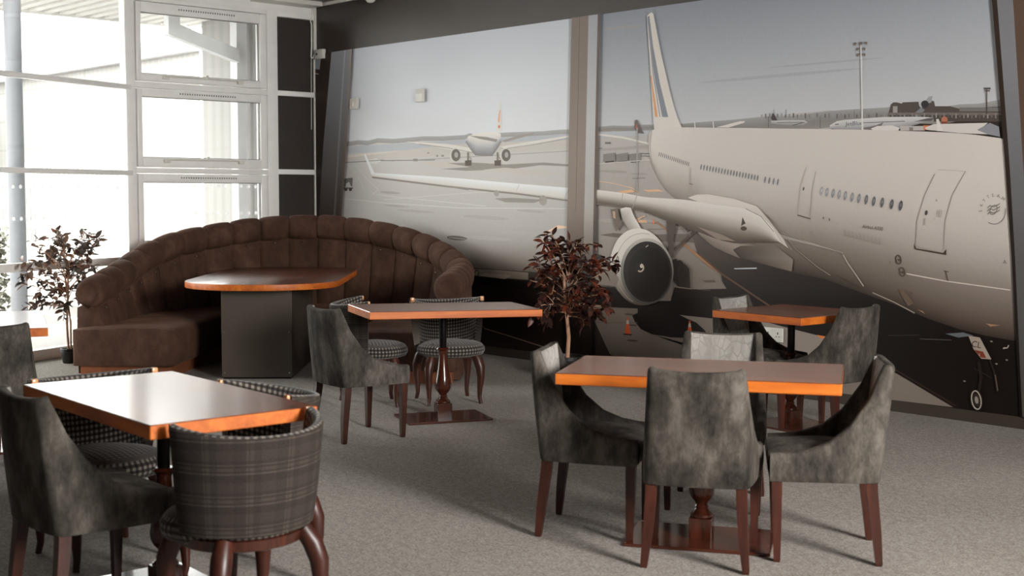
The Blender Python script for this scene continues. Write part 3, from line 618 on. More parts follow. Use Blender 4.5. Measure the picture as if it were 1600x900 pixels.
poly([(1022, 345), (1022.8, 340), (1023.6, 345), (1024.5, 350), (1021, 350)], (200, 110, 62))
poly([(1100, 438), (1118, 437), (1120, 441), (1104, 441)], (96, 84, 75))
# main airliner: fin, fuselage
poly([(1012.6, 25), (1019.5, 19.5), (1022.8, 22), (1035, 85), (1047.8, 141), (1053, 161), (1060, 184), (1068, 200), (1024, 204), (1021, 160), (1016.5, 85)], (206, 199, 192))
poly([(1013.5, 27), (1016.6, 24.5), (1022, 70), (1033, 130), (1046, 183), (1036.6, 183), (1026, 130), (1018, 75)], (128, 132, 140)); poly([(1013.2, 30), (1014.2, 30), (1024, 120), (1034, 183), (1032.5, 183), (1022, 120)], (150, 150, 152)); poly([(1018.3, 118), (1019.8, 118), (1029.5, 183), (1025.5, 183)], (208, 148, 104))
pairs = [((1015, 213), (1015, 217)), ((1017, 207), (1018, 250)), ((1022, 203), (1023, 262)), ((1030, 200.5), (1031, 278)), ((1040, 199.5), (1042, 296)), ((1067, 199), (1068, 320)), ((1090, 199.3), (1094, 345)), ((1104, 199.5), (1108, 378)), ((1135, 200), (1145, 398)), ((1165, 200), (1190, 413)), ((1220, 201), (1245, 427)), ((1270, 201.5), (1290, 436)), ((1330, 202.5), (1345, 456)), ((1380, 203.5), (1403, 477)), ((1430, 205), (1450, 497)), ((1480, 207), (1500, 514)), ((1520, 210), (1540, 524)), ((1565, 216), (1585, 532)), ((1580, 221), (1610, 536))]
st_rear = [(0, (206, 199, 193)), (0.5, (199, 192, 185)), (0.8, (186, 178, 171)), (1, (150, 142, 135))]
st_fwd = [(0, (198, 191, 185)), (0.2, (195, 188, 182)), (0.38, (188, 181, 175)), (0.5, (178, 170, 164)), (0.6, (162, 154, 148)), (0.7, (138, 129, 122)), (0.8, (114, 104, 96)), (0.9, (94, 83, 75)), (0.96, (74, 63, 56)), (1, (52, 43, 37))]
loft([a for a, b_ in pairs], [b_ for a, b_ in pairs], st_rear, 18, None, st_fwd, lambda x: min(1, max(0, (x - 1030) / 90)))
poly([(1015, 213), (1018, 206), (1021, 204), (1019, 225), (1018, 247), (1015.5, 230)], (186, 179, 172)); stroke([(1020, 205), (1017.5, 225), (1020, 250)], 0.7, (160, 153, 147))
for x in (1087, 1116): stroke([(x, 190), (x + 1, 200)], 1.5, (206, 202, 198))
poly([(1121, 199), (1158, 189.5), (1166, 189.5), (1165, 192), (1140, 199.5)], (206, 200, 194))
def window_row(P0, P1, n, w, h, c, rot=10):
    for k in range(n):
        t = k / max(1, n - 1); x = P0[0] + (P1[0] - P0[0]) * t; y = P0[1] + (P1[1] - P0[1]) * t; ell(x, y, w / 2, h / 2, rot, c, 12)
window_row((1032, 241), (1078, 256.5), 17, 1.7, 7.5, (138, 134, 131)); window_row((1097.5, 261), (1186, 278), 20, 2.5, 9.5, (124, 122, 122)); window_row((1197.5, 281), (1217.5, 284.5), 4, 3, 11, (122, 124, 130))
for (x, y, sh) in ((320, 295, 150), (353, 302, 138), (388, 308, 124), (425, 315, 134), (460, 322, 130), (500, 331, 128), (540, 338, 116), (583, 345, 96), (627, 355, 88), (676, 362, 88), (732, 372, 78), (785, 380, 74)):
    X, Y = 1200 + x / 3.75, 220 + y / 3.75; g = (x - 320) / 465; ell(X, Y, 2.5 + 1.2 * g, 7.6 + 1.4 * g, 10, (166, 158, 152), 16); ell(X + 0.3, Y, 1.9 + 1.0 * g, 6.8 + 1.3 * g, 10, (sh, sh, sh + 4), 16); ell(X + 0.6, Y - 1, 1.0 + 0.5 * g, 3.2, 10, (min(200, sh + 30),) * 3, 10)
LN = (164, 156, 149)
stroke([(1082, 262), (1080, 284), (1085, 288)], 0.8, LN); stroke([(1079, 287), (1085, 288.5)], 1.2, (110, 100, 92))
stroke([(1262, 262), (1253, 290), (1249, 337)], 0.9, (168, 160, 153)); stroke([(1277, 268), (1271, 300), (1268.5, 342)], 0.9, (156, 148, 141)); stroke([(1248.5, 336), (1269, 342)], 1.8, (92, 82, 74)); ell(1258, 295, 1.2, 3, 15, (80, 76, 74), 10)
stroke([(1468, 265), (1488, 266), (1511, 268)], 0.8, (172, 164, 157)); stroke([(1463, 272), (1447, 305), (1435, 345), (1433, 383), (1440, 387), (1470, 394), (1477, 388), (1479, 345), (1490, 305), (1511, 268)], 1.1, (146, 138, 131)); poly([(1430.5, 381), (1434, 388), (1476, 395), (1481, 389), (1481, 398.5), (1434, 390), (1431, 388)], (66, 56, 48))
ell(1449.7, 332.5, 2.2, 4, 10, (74, 70, 68), 14); ell(1465.5, 313, 1.6, 1.6, 0, (150, 144, 140), 8)
for x0, y0, x1, y1 in ((1446, 341, 1445.5, 352), (1448, 341, 1447.6, 352), (1467.5, 328, 1466, 339), (1471, 327, 1469, 340), (1474, 328, 1472, 340), (1462, 341, 1463, 343)): stroke([(x0, y0), (x1, y1)], 1, (160, 152, 146))
lettering('Airbus A330', 1349.5, 356, 5.6, (84, 76, 70), 8, 0.05, 0.78)
for k in range(10): stroke([(1322 + k * 6, 358.5 + k * 1.5), (1323.5 + k * 6, 367 + k * 1.5)], 0.8, (138, 129, 122))
stroke([(1320, 366.5), (1380, 382)], 0.7, (138, 129, 122)); stroke([(1289, 339), (1289.3, 342)], 1.4, (80, 72, 66)); stroke([(1298.3, 341), (1298.7, 345)], 1.4, (80, 72, 66))
stroke([(1270, 362), (1271.5, 373)], 0.9, (132, 124, 117)); stroke([(1268, 362), (1273, 363)], 0.9, (132, 124, 117))
# round alliance badge with its lettering around the rim
stroke(ell_pts(1556, 329, 18, 21, 0, 22, -10, 120), 1.1, (120, 114, 109))
for k, ch in enumerate('SKYTEAM'):
    a = math.radians(-186 + k * 21.5); lettering(ch, 1556 + 19 * math.cos(a), 329 + 21.5 * math.sin(a), 5, (116, 109, 104), math.degrees(a) + 90)
for dy in (-5, 0, 5): stroke([(1545.5, 330 + dy), (1549, 326 + dy), (1555, 328 + dy), (1560, 326 + dy), (1565, 323 + dy)], 1.2, (110, 104, 100))
stroke(ell_pts(1555, 328, 5, 8, 25, 16), 1, (112, 106, 102), True)
lettering('A', 1569.5, 412, 6, (96, 88, 82))
stroke([(1419, 427.5), (1480, 439), (1581, 453)], 1.6, (198, 188, 178))
for cx_, cy_ in ((1406.5, 405.5), (1412, 424.5)): stroke(ell_pts(cx_, cy_, 4, 7, -12, 18), 1.5, (74, 62, 54), True); stroke([(cx_ - 2, cy_), (cx_ + 2, cy_ + 1)], 1.2, (74, 62, 54)); poly([(cx_ + 0.3, cy_ - 1.8), (cx_ + 3, cy_ + 1), (cx_ + 0.3, cy_ + 2.5)], (74, 62, 54))
stroke([(1480.5, 424), (1484, 439)], 1.4, (80, 66, 56)); stroke([(1477, 423), (1485, 424.5)], 1.2, (80, 66, 56)); stroke([(1392, 408), (1395, 411)], 1.2, (110, 98, 90)); stroke([(1399, 409), (1400, 415)], 0.7, (120, 110, 102))
poly([(1188, 352), (1222, 366), (1300, 388), (1322, 396), (1300, 390), (1225, 372)], (150, 142, 135))
stroke([(1200, 335), (1218, 352), (1245, 388), (1280, 417), (1300, 430)], 1.2, (140, 128, 118)); stroke([(1320, 398), (1328, 412), (1342, 432), (1352, 447)], 2.0, (160, 150, 141)); stroke([(1222, 363), (1260, 376), (1320, 395)], 0.8, (150, 142, 135))
poly([(1406, 451), (1414, 452), (1430, 473), (1422, 478), (1416, 470)], (96, 80, 68)); poly([(1422, 455), (1428, 457), (1430, 462)], (88, 74, 64)); poly([(1436, 483), (1444, 486), (1448, 490)], (176, 134, 104)); stroke([(1366, 457), (1400, 472), (1432, 489)], 1.6, (150, 138, 126)); stroke([(1310, 430), (1350, 451)], 1, (70, 58, 50)); poly([(1255, 424), (1264, 425), (1261, 427)], (60, 48, 40)); poly([(1543, 505), (1565, 508), (1550, 510)], (150, 116, 92))
# wing root fairing under the wing
loft([(1092, 358), (1110, 352), (1150, 366), (1190, 385)], [(1095, 366), (1115, 384), (1140, 396), (1158, 403)], [(0, (96, 86, 78)), (0.45, (146, 134, 124)), (1, (104, 92, 83))], 5, 8)
poly([(1148, 390), (1160, 384), (1215, 384), (1242, 405), (1240, 424), (1190, 411), (1158, 402)], [(66, 56, 49), (80, 69, 61), (110, 100, 92), (126, 116, 108), (110, 98, 88), (74, 63, 55), (60, 50, 43)])
# landing gear
poly([(1044, 345), (1059, 347), (1058, 362), (1055, 372), (1056, 402), (1048, 402), (1046, 372)], (74, 63, 55)); stroke([(1056, 392), (1075, 374), (1092, 358)], 4, (70, 58, 50)); stroke([(1066, 352), (1078, 362), (1088, 356)], 2.6, (60, 50, 43)); stroke([(1066, 352), (1082, 368)], 1.4, (110, 98, 88))
for cx_, cy_, rx, ry in ((1059, 422, 7, 18), (1066, 428, 9, 22)): ell(cx_, cy_, rx, ry, -4, (38, 30, 26))
poly([(1062, 416), (1073, 412), (1080, 420), (1081.5, 450), (1064, 451)], (48, 39, 34)); ell(1070, 432, 6, 17, -4, (42, 34, 29)); stroke([(1057, 448), (1081, 451)], 1.6, (120, 106, 94))
# wing in front of the fuselage
poly([(1078, 309), (1090, 304), (1110, 303), (1150, 310), (1185, 322), (1202, 340), (1226, 372), (1235, 388), (1222, 379), (1180, 350)], [(200, 192, 185)] * 5 + [(186, 177, 170)] * 3 + [(176, 167, 160)] * 2)
stroke([(1078, 308), (1092, 303.5), (1110, 303), (1150, 310), (1186, 322), (1204, 343), (1240, 390)], 0.9, (150, 141, 134))
loft([(930, 296), (975, 301), (1010, 308), (1075, 312), (1120, 320), (1165, 325), (1190, 336), (1208, 352), (1222.5, 379)], [(930, 318), (975, 326), (1010, 331), (1045, 345), (1090, 361), (1130, 376), (1155, 381), (1188, 379), (1222.5, 379.5)], [(0, (206, 200, 195)), (0.3, (192, 184, 177)), (0.5, (160, 151, 143)), (0.7, (116, 106, 97)), (0.9, (84, 73, 65)), (1, (74, 63, 55))], 10, 26)
stroke([(930, 318), (960, 322), (985, 327), (1010, 330)], 2.4, (104, 93, 84)); stroke([(976, 302), (974, 318)], 0.9, (150, 142, 135)); stroke([(998, 306), (991, 326)], 0.9, (150, 142, 135)); poly([(1163, 339), (1168, 349), (1161, 353)], (72, 62, 54)); ell(1165, 357, 5, 3.4, 5, (74, 62, 54)); stroke([(1168, 326), (1192, 338), (1212, 362)], 0.9, (120, 110, 102)); poly([(1092, 354), (1130, 366), (1152, 377), (1125, 374)], (128, 115, 105))
# engine: pylon, nacelle, intake, spinner
poly([(957, 327), (967, 326), (974, 352), (966, 362), (961, 345)], (104, 92, 82)); poly([(960, 330), (964, 330), (965, 342), (961, 340)], (170, 142, 118))
loft([(973, 326), (982, 323.5), (991, 325), (991, 334), (998, 345), (1006, 360)], [(973, 332), (974, 338), (978, 346), (984, 356), (990, 361), (1000, 364)], [(0, (206, 200, 195)), (1, (150, 141, 133))], 3, 8)
EI = (1014, 423.5, 41.5, 51.5, -3)
nac_o = ell_pts(1003, 417, 46, 60.5, -8, 48)
poly(nac_o, [tuple(np.interp(max(0, min(1, (y - 356) / 120)), [0, 0.4, 0.75, 1], [c0, c1, c2, c3]) for c0, c1, c2, c3 in ((204, 190, 128, 74), (198, 182, 118, 64), (191, 175, 109, 56))) for x, y in nac_o])
stroke(ell_pts(1009, 420.5, 44, 56, -6, 40, 120, 290), 0.8, (150, 142, 135))
poly(ell_pts(*EI, 48), [tuple(np.interp(y, [372, 420, 476], [176 - 8 * k, 112 - 6 * k, 66 - 4 * k]) for k in range(3)) for x, y in ell_pts(*EI, 48)])
ell(1015, 424.5, 38, 47.5, -3, (36, 27, 22), 48); ell(1017, 428, 33, 42, -3, (27, 20, 16), 40); stroke(ell_pts(1015, 424.5, 36.5, 46, -3, 30, -50, 60), 2, (52, 42, 36))
ell(1003, 419, 7, 9, 0, (38, 29, 24)); stroke(ell_pts(1003.5, 418, 5, 6, 0, 14, -70, 130), 2.2, (176, 160, 146)); ell(1005.5, 415.5, 2.6, 3.2, 0, (190, 176, 162), 12); stroke([(1012, 386), (1016, 383)], 1, (190, 180, 170))
ell(967.5, 414, 2.6, 14, 4, (84, 74, 66), 20); ell(967.5, 414, 1.7, 12.4, 4, (170, 160, 151), 20); lettering('GE', 968.8, 420, 3.2, (84, 74, 66), -84)
poly([(931, 395), (945, 400), (945, 404), (931, 404)], (40, 32, 27)); poly([(931, 404), (940, 408), (962, 420), (970, 436), (966, 448), (931, 444)], [(118, 107, 98)] * 6)
# nose gear with its door, far right
stroke([(1532, 565), (1536, 590), (1531, 615)], 5, (34, 26, 22)); stroke([(1543, 545), (1556, 580), (1561, 612)], 2.4, (40, 32, 27)); stroke([(1525, 575), (1552, 590)], 1.8, (42, 33, 28)); stroke([(1558, 585), (1562, 610)], 1.6, (96, 82, 72))
poly([(1516, 524), (1534, 527), (1552, 561), (1536, 560), (1524, 545)], (150, 138, 126)); poly([(1525, 546), (1539, 549), (1544, 559), (1535, 558)], (112, 52, 34)); lettering('CL', 1520, 541, 9.5, (40, 30, 24), 10, 0.0, 0.95); lettering('L', 1532, 555, 4, (196, 170, 150), 15)
ell(1528.5, 624.5, 10.5, 17, -10, (30, 23, 19)); stroke(ell_pts(1528.5, 624.5, 7.2, 14.5, -10, 30), 1.8, (170, 160, 150), True); ell(1528.8, 624.5, 2.8, 6, -10, (140, 130, 120), 16); stroke(ell_pts(1528.8, 624.5, 4.2, 8.5, -10, 22), 0.9, (60, 50, 43), True)
for x, y in ((1552, 533), (1573, 543), (1576, 562), (1560, 568), (1510, 595)): ell(x, y, 2.2, 1.2, 10, (130, 120, 110), 8)
stroke([(1570, 544), (1577, 543), (1579, 539)], 1.6, (176, 166, 156)); stroke([(1390, 524), (1440, 523)], 1, (60, 51, 45)); poly([(1480, 521), (1508, 519), (1524, 524), (1500, 527)], (92, 96, 100)); stroke([(1440, 529), (1490, 531)], 1.2, (78, 74, 72))
# printed window posts: left edge, middle column, right edge
def strip(L, R, stops, nv=24): loft(L, R, [(0, (0, 0, 0)), (1, (0, 0, 0))], 1, None) if False else _strip(L, R, stops, nv)
def _strip(L, R, stops, nv):
    nxt(); vs = []; cs = []; fs = []
    A = resample(L, nv + 1); B = resample(R, nv + 1)
    for j in range(nv + 1):
        c = pc(stopcol(stops, (A[j][1] + B[j][1]) / 2)); vs += [m_pt(*A[j]), m_pt(*B[j])]; cs += [c, c]
    for j in range(nv): fs.append((2 * j, 2 * j + 1, 2 * j + 3, 2 * j + 2))
    MUR.add(vs, fs, cols=cs)
strip([(492, 86), (492, 520)], [(521, 82), (501, 340), (485, 520)], [(80, (52, 42, 36)), (340, (44, 35, 30))])
poly([(495.5, 86), (505.5, 84), (502.5, 109), (495.5, 108)], (132, 138, 146)); stroke([(495, 115), (501, 116)], 1.6, (150, 138, 128))
strip([(521, 82), (508, 230), (501.5, 340), (490, 520)], [(552, 77), (543, 230), (534.5, 340), (520, 520)], [(80, (140, 141, 146)), (160, (120, 121, 126)), (260, (92, 88, 87)), (340, (64, 56, 52)), (500, (40, 32, 28))])
strip([(541, 79), (531, 230), (524, 340), (512, 520)], [(543, 79), (533.5, 230), (527, 340), (515, 520)], [(80, (168, 168, 172)), (340, (96, 86, 80))])
strip([(550, 77.5), (541, 230), (533, 340), (519, 520)], [(553.5, 77), (544.5, 230), (536.5, 340), (522, 520)], [(80, (150, 143, 138)), (340, (84, 70, 60))])
strip([(896.5, 26), (889.3, 340), (884, 600)], [(923, 22), (916, 340), (911, 600)], [(22, (124, 112, 104)), (250, (134, 121, 112)), (330, (124, 110, 101)), (390, (84, 71, 62)), (440, (30, 22, 18)), (600, (24, 17, 14))])
stroke([(909, 24), (903, 330)], 0.8, (100, 88, 80))
strip([(923, 22), (916, 340), (911, 600)], [(938, 20), (931, 340), (926, 600)], [(22, (158, 160, 166)), (200, (178, 177, 177)), (330, (160, 154, 149)), (380, (116, 106, 98)), (430, (44, 35, 30)), (600, (30, 22, 18))])
strip([(937.3, 20), (930.5, 340), (925, 640)], [(940.8, 19.5), (934.5, 340), (931.5, 640)], [(20, (104, 90, 82)), (330, (92, 78, 69)), (420, (22, 15, 12)), (640, (20, 14, 11))])
strip([(1541, -120), (1553, 0), (1573, 249), (1583.5, 400), (1594, 600), (1600, 720)], [(1549, -120), (1561, 0), (1580, 249), (1589, 400), (1598, 600), (1604, 720)], [(-120, (58, 46, 39)), (250, (44, 34, 28)), (600, (22, 15, 12))])
strip([(1549, -120), (1561, 0), (1580, 249), (1589, 400), (1598, 600), (1604, 720)], [(1575, -120), (1586, 0), (1601, 249), (1612, 400), (1624, 600), (1630, 720)], [(-120, (112, 113, 118)), (100, (122, 122, 126)), (250, (104, 103, 106)), (400, (84, 82, 82)), (600, (72, 67, 64))])
strip([(1575, -120), (1586, 0), (1601, 249), (1612, 400), (1624, 600), (1630, 720)], [(1800, -160), (1800, 0), (1800, 249), (1800, 400), (1800, 600), (1800, 760)], [(-120, (92, 74, 62)), (250, (84, 66, 55)), (600, (50, 38, 31))])
m, nt, b = mat('mural_print', rough=0.5, spec=0.2); at_ = nt.nodes.new('ShaderNodeAttribute'); at_.attribute_name = 'Print'
v = coords(nt); n = noise(nt, v, 45, 3, 0.6); n2 = noise(nt, v, 3.0, 4, 0.6)
c = mix(nt, 0.03, at_.outputs['Color'], ramp(nt, n, [(0.35, (0.25, 0.24, 0.23)), (0.65, (0.9, 0.9, 0.9))]), 'OVERLAY')
nt.links.new(c, b.inputs['Base Color']); bump(nt, b, n2, 0.08, 0.01); M['mural_print'] = m
mu = MUR.build('airport_mural', m, smooth=False)
tag(mu, 'wall-filling printed airport mural of a parked white airliner seen through window posts', 'mural')
print('MURAL LAYERS', _layer[0], len(MUR.v))

# ------------------------------------------------------------------ upholstered dining chair (faces local +y)
def chair_path():
    L = [(-0.243, 0.206), (-0.243, 0.14), (-0.240, 0.06), (-0.235, -0.02), (-0.229, -0.09), (-0.222, -0.15), (-0.214, -0.19)]
    for a in (200, 225, 250): L.append((-0.174 + 0.042 * math.cos(math.radians(a)), -0.193 + 0.042 * math.sin(math.radians(a))))
    back = [(-0.13, -0.240), (-0.07, -0.247), (0.0, -0.250)]
    half = L + back
    return half + [(-x, y) for x, y in half[:-1][::-1]]
def make_chair(label):
    root = empty('dining_chair'); tag(root, label, 'chair')
    P = chair_path(); n = len(P); T = 0.042
    rows = []; outer = []
    for i, (x, y) in enumerate(P):
        d = Vector((P[min(i + 1, n - 1)][0] - P[max(i - 1, 0)][0], P[min(i + 1, n - 1)][1] - P[max(i - 1, 0)][1])).normalized(); nx, ny = -d.y, d.x     # inward
        if (nx * -x + ny * (0.1 - y)) < 0: nx, ny = -nx, -ny
        s = max(0.0, y + 0.19) / 0.40
        if y < -0.185: top = 0.805 + 0.012 * (abs(x) / 0.2) ** 2
        else: top = 0.448 + 0.36 * math.exp(-(s / 0.27) ** 1.05) * (1 - 0.5 * s)
        w = max(0.0, min(1.0, (0.10 - y) / 0.26))
        def pt(z, off):
            t = (z - 0.34) / 0.5; lean = -0.055 * t * w; nar = 1 - 0.10 * t * w
            return ((x + nx * off) * nar, y + ny * off + lean, z)
        col = [pt(0.338, 0.004), pt(0.345, 0.0)]
        for k in range(1, 6): col.append(pt(0.345 + (top - 0.02 - 0.345) * k / 6, -0.003 * math.sin(PI * k / 6)))
        col += [pt(top - 0.018, 0.0), pt(top - 0.006, 0.004), pt(top, T * 0.35), pt(top, T * 0.65), pt(top - 0.006, T - 0.004), pt(top - 0.018, T)]
        zi = min(0.40, top - 0.05)
        for k in range(1, 6): col.append(pt(top - 0.02 + (zi - (top - 0.02)) * k / 6, T + 0.006 * math.sin(PI * k / 6)))
        col.append(pt(zi, T)); rows.append(col)
    mb = MB(); nc = len(rows[0]); vs = [p for r in rows for p in r]; fs = []; mi = []
    for i in range(n - 1):
        for k in range(nc):
            k2 = (k + 1) % nc; fs.append((i * nc + k, i * nc + k2, (i + 1) * nc + k2, (i + 1) * nc + k))
            inner = (11 <= k < nc - 1) and 6 <= i <= n - 8
            mi.append(1 if inner else 0)
    fs.append(tuple(range(nc))); mi.append(0); fs.append(tuple((n - 1) * nc + k for k in range(nc))[::-1]); mi.append(0)
    mb.add(vs, fs, mi)
    tag(mb.build('backrest', [M['grey_velvet'], M['grey_leaf']], root, angle=60), 'wrap-around grey velvet back with swooping sides and pale leaf-woven inside')
    # seat pad
    bm = bmesh.new(); NX, NY = 12, 12
    def sp(u, v, zt):
        y = -0.20 + 0.412 * v; hw = 0.205 + 0.012 * v; x = (u * 2 - 1) * hw
        e = max(abs(u * 2 - 1) ** 4 * 0.5, (max(0, (v - 0.8) / 0.2)) ** 3 * 0.6, 0)
        z = 0.448 + 0.030 * (1 - (u * 2 - 1) ** 2) * math.sin(PI * min(1, max(0, v * 0.9 + 0.1))) - 0.02 * e if zt else 0.345
        if not zt and v > 0.99: y -= 0.004
        return (x, y, z)
    top = [[sp(i / NX, j / NY, True) for i in range(NX + 1)] for j in range(NY + 1)]
    bot = [[sp(i / NX, j / NY, False) for i in range(NX + 1)] for j in range(NY + 1)]
    ms = MB(); ms.grid(top); ms.grid([r[::-1] for r in bot]); 
    front = [top[-1], [(x, y + 0.006, z - 0.025) for x, y, z in top[-1]], [(x, y + 0.008, 0.385) for x, y, z in bot[-1]], bot[-1]]; ms.grid(front)
    ms.grid([[r[0] for r in top], [r[0] for r in bot]]); ms.grid([[r[-1] for r in bot], [r[-1] for r in top]]); ms.grid([bot[0], top[0]])
    ms.build('seat', M['grey_velvet'], root, angle=55)
    for sx in (-1, 1):
        lg = MB(); lg.sqtube([(sx * 0.213, 0.178, 0.35), (sx * 0.213, 0.177, 0.30), (sx * 0.211, 0.172, 0.012), (sx * 0.211, 0.172, 0.0)], [(0.021, 0.021), (0.021, 0.021), (0.0135, 0.0135), (0.0115, 0.0115)])
        lg.build('leg', M['leg_wood'], root, smooth=False)
        lg = MB(); lg.sqtube([(sx * 0.180, -0.200, 0.36), (sx * 0.181, -0.203, 0.30), (sx * 0.190, -0.222, 0.14), (sx * 0.203, -0.234, 0.012), (sx * 0.203, -0.234, 0.0)], [(0.022, 0.022), (0.022, 0.022), (0.019, 0.019), (0.014, 0.014), (0.012, 0.012)])
        lg.build('leg', M['leg_wood'], root, smooth=False)
    return root
def back_foot(x, y, rz, side=1):
    """seat centre from the floor pixel of a back foot (side +1: the chair's own right)"""
    p = on_z(x, y, 0); r = math.radians(rz); l = Vector((0.203 * side, -0.24)); return (p[0] - (l.x * math.cos(r) - l.y * math.sin(r)), p[1] - (l.x * math.sin(r) + l.y * math.cos(r)))
D2 = math.radians
chair0 = make_chair('grey velvet dining chair seen squarely from behind, its back mottled, at the right-hand table')
chair0.location = (-3.408, 4.168, 0); chair0.rotation_euler = (0, 0, D2(34)); tag(chair0, group='grey velvet dining chairs')
GR_ = 'grey velvet dining chairs'
for (x, y, rz, lab) in (
    (-3.99, 4.17, -57.3, 'grey velvet dining chair in side view at the left end of the right-hand table'),
    (-3.13, 4.60, 128.0, 'grey velvet dining chair in side view at the right end of the right-hand table'),
    (-3.93, 4.92, 212.8, 'grey dining chair behind the right-hand table, only its leaf-woven back showing above the top'),
    (-6.565, 4.705, -6, 'grey velvet dining chair alone at the near end of the middle pedestal table'),
    (-4.43, 2.0, 0, 'grey velvet dining chair in the lower left corner, tucked against the shiny table'),
    (-5.25, 7.03, -88, 'grey dining chair left of the small square table by the mural, leaf-woven back facing us'),
    (-4.727, 7.0, 88, 'grey velvet dining chair right of the small square table, mottled back towards us'),
    (-7.084, 2.624, 69, 'grey velvet dining chair cut off by the left edge of the photo')):
    dup(chair0, (x, y, 0), D2(rz), lab, GR_)

# ------------------------------------------------------------------ checked tub chair (faces local +y)
def make_tub(label):
    root = empty('tub_chair'); tag(root, label, 'chair', 'checked tub chairs')
    rows = []; uvs = []; nA = 33; T = 0.038
    A0, A1 = math.radians(187), math.radians(353)     # round the back from the left arm to the right arm
    for i in range(nA):
        t = i / (nA - 1); a = A0 + (A1 - A0) * t; ca, sa = math.cos(a), math.sin(a)
        e = abs(t * 2 - 1)
        top = 0.725 + 0.035 * e ** 2
        def pt(z, off):
            k = (z - 0.36) / 0.38; r = 0.242 + 0.040 * k - off; yy = sa * r * (0.98 if sa < 0 else 1.0)
            return (ca * r, yy + 0.0 - 0.012 * k * max(0, -sa), z)
        s = a * 0.25
        zs = [(0.388, 0.012), (0.392, 0.0), (0.44, -0.003), (0.50, -0.004), (0.58, -0.003), (0.66, -0.001), (top - 0.02, 0.0), (top - 0.006, 0.005), (top, T * 0.5), (top - 0.006, T - 0.005), (top - 0.02, T), (0.64, T + 0.006), (0.56, T + 0.010), (0.48, T + 0.008), (0.42, T), (0.39, T)]
        rows.append([pt(z, o) for z, o in zs])
        L = 0; uu = []; prev = None
        for z, o in zs:
            if prev: L += math.hypot(z - prev[0], o - prev[1])
            uu.append((s, L)); prev = (z, o)
        uvs.append(uu)
    mb = MB(); nc = len(rows[0]); vs = [p for r in rows for p in r]; fs = []; mi = []
    for i in range(nA - 1):
        for k in range(nc):
            k2 = (k + 1) % nc; fs.append((i * nc + k, i * nc + k2, (i + 1) * nc + k2, (i + 1) * nc + k)); mi.append(0 if k < 7 or k == nc - 1 else 1)
    fs.append(tuple(range(nc))); mi.append(1); fs.append(tuple((nA - 1) * nc + k for k in range(nc))[::-1]); mi.append(1)
    mb.add(vs, fs, mi, uvs=[q for r in uvs for q in r])
    br_ = mb.build('backrest', [M['tartan'], M['check_cloth']], root, angle=60); tag(br_, 'curved tub back, tartan outside and small check inside')
    for sx in (-1, 1):
        a = A0 if sx < 0 else A1; kz = 0.76
        cap = MB(); cx, cy = math.cos(a) * 0.262, math.sin(a) * 0.262
        cap.box(cx - 0.014, cx + 0.014, cy - 0.002, cy + 0.014, kz - 0.034, kz - 0.001, 0.006)
        tag(cap.build('arm_cap', M['arm_wood'], root), 'pale polished wooden arm tip')
    st = MB()       # round seat cushion with soft edge
    prof = [(0.02, 0.345), (0.19, 0.345), (0.222, 0.355), (0.234, 0.38), (0.232, 0.405), (0.215, 0.428), (0.18, 0.442), (0.11, 0.452), (0.03, 0.455)]
    n = 36; vs = []; uv = []; fs = []
    L = 0
    for j, (r, z) in enumerate(prof):
        if j: L += math.hypot(r - prof[j - 1][0], z - prof[j - 1][1])
        for k in range(n):
            a = 2 * PI * k / n; wk = 0.93 + 0.17 * min(1.0, max(0.0, (math.sin(a) + 0.45) / 0.7)); x, y = r * wk * math.cos(a), r * math.sin(a) * (1.0 if math.sin(a) < 0 else 1.04) + 0.03; vs.append((x, y, z))
            uv.append((x, y) if j >= 6 else (math.atan2(math.sin(a), math.cos(a)) * 0.23, z))
    for j in range(len(prof) - 1):
        for k in range(n): fs.append((j * n + k, j * n + (k + 1) % n, (j + 1) * n + (k + 1) % n, (j + 1) * n + k))
    fs.append(tuple((len(prof) - 1) * n + k for k in range(n))); fs.append(tuple(range(n))[::-1])
    st.add(vs, fs, 0, uvs=uv); st.build('seat', M['check_cloth'], root, angle=70)
    rl = MB(); rl.lathe([(0.205, 0.335), (0.214, 0.34), (0.214, 0.372), (0.205, 0.376)], 32, c=(0, 0.0)); rl.build('seat_rail', M['turned_wood'], root)
    for sx in (-1, 1):
        for sy, by in ((1, 0.135), (-1, -0.15)):
            lg = MB(); dx, dy = (sx * 0.72, sy * 0.70); base = Vector((sx * 0.150, by, 0)); R = []
            for z, o, h in ((0.37, 0.0, 0.030), (0.32, 0.034, 0.036), (0.26, 0.056, 0.034), (0.19, 0.060, 0.027), (0.11, 0.052, 0.020), (0.05, 0.050, 0.015), (0.015, 0.058, 0.014), (0.0, 0.062, 0.013)):
                R.append(((base.x + dx * o, base.y + dy * o, z), h))
            lg.tube([p for p, h in R], [h for p, h in R], 10)
            lg.build('leg', M['leg_wood'], root, angle=60)
    return root
tub0 = make_tub('tub chair showing its whole tartan back, at the near end of the shiny table')
tub0.location = (-3.835, 2.245, 0); tub0.rotation_euler = (0, 0, D2(90))
for (x, y, rz, lab) in (
    (-4.345, 2.575, 178, 'checked tub chair on the far side of the shiny table, only its rim showing'),
    (-5.08, 2.32, -90, 'checked tub chair at the window end of the shiny table, seat visible beneath'),
    (-7.23, 5.96, -115, 'checked tub chair facing us behind the middle table, round seat below the top'),
    (-7.51, 5.46, -31, 'checked tub chair turned sideways behind the lone grey chair, near the booth table')):
    dup(tub0, (x, y, 0), D2(rz), lab, 'checked tub chairs')

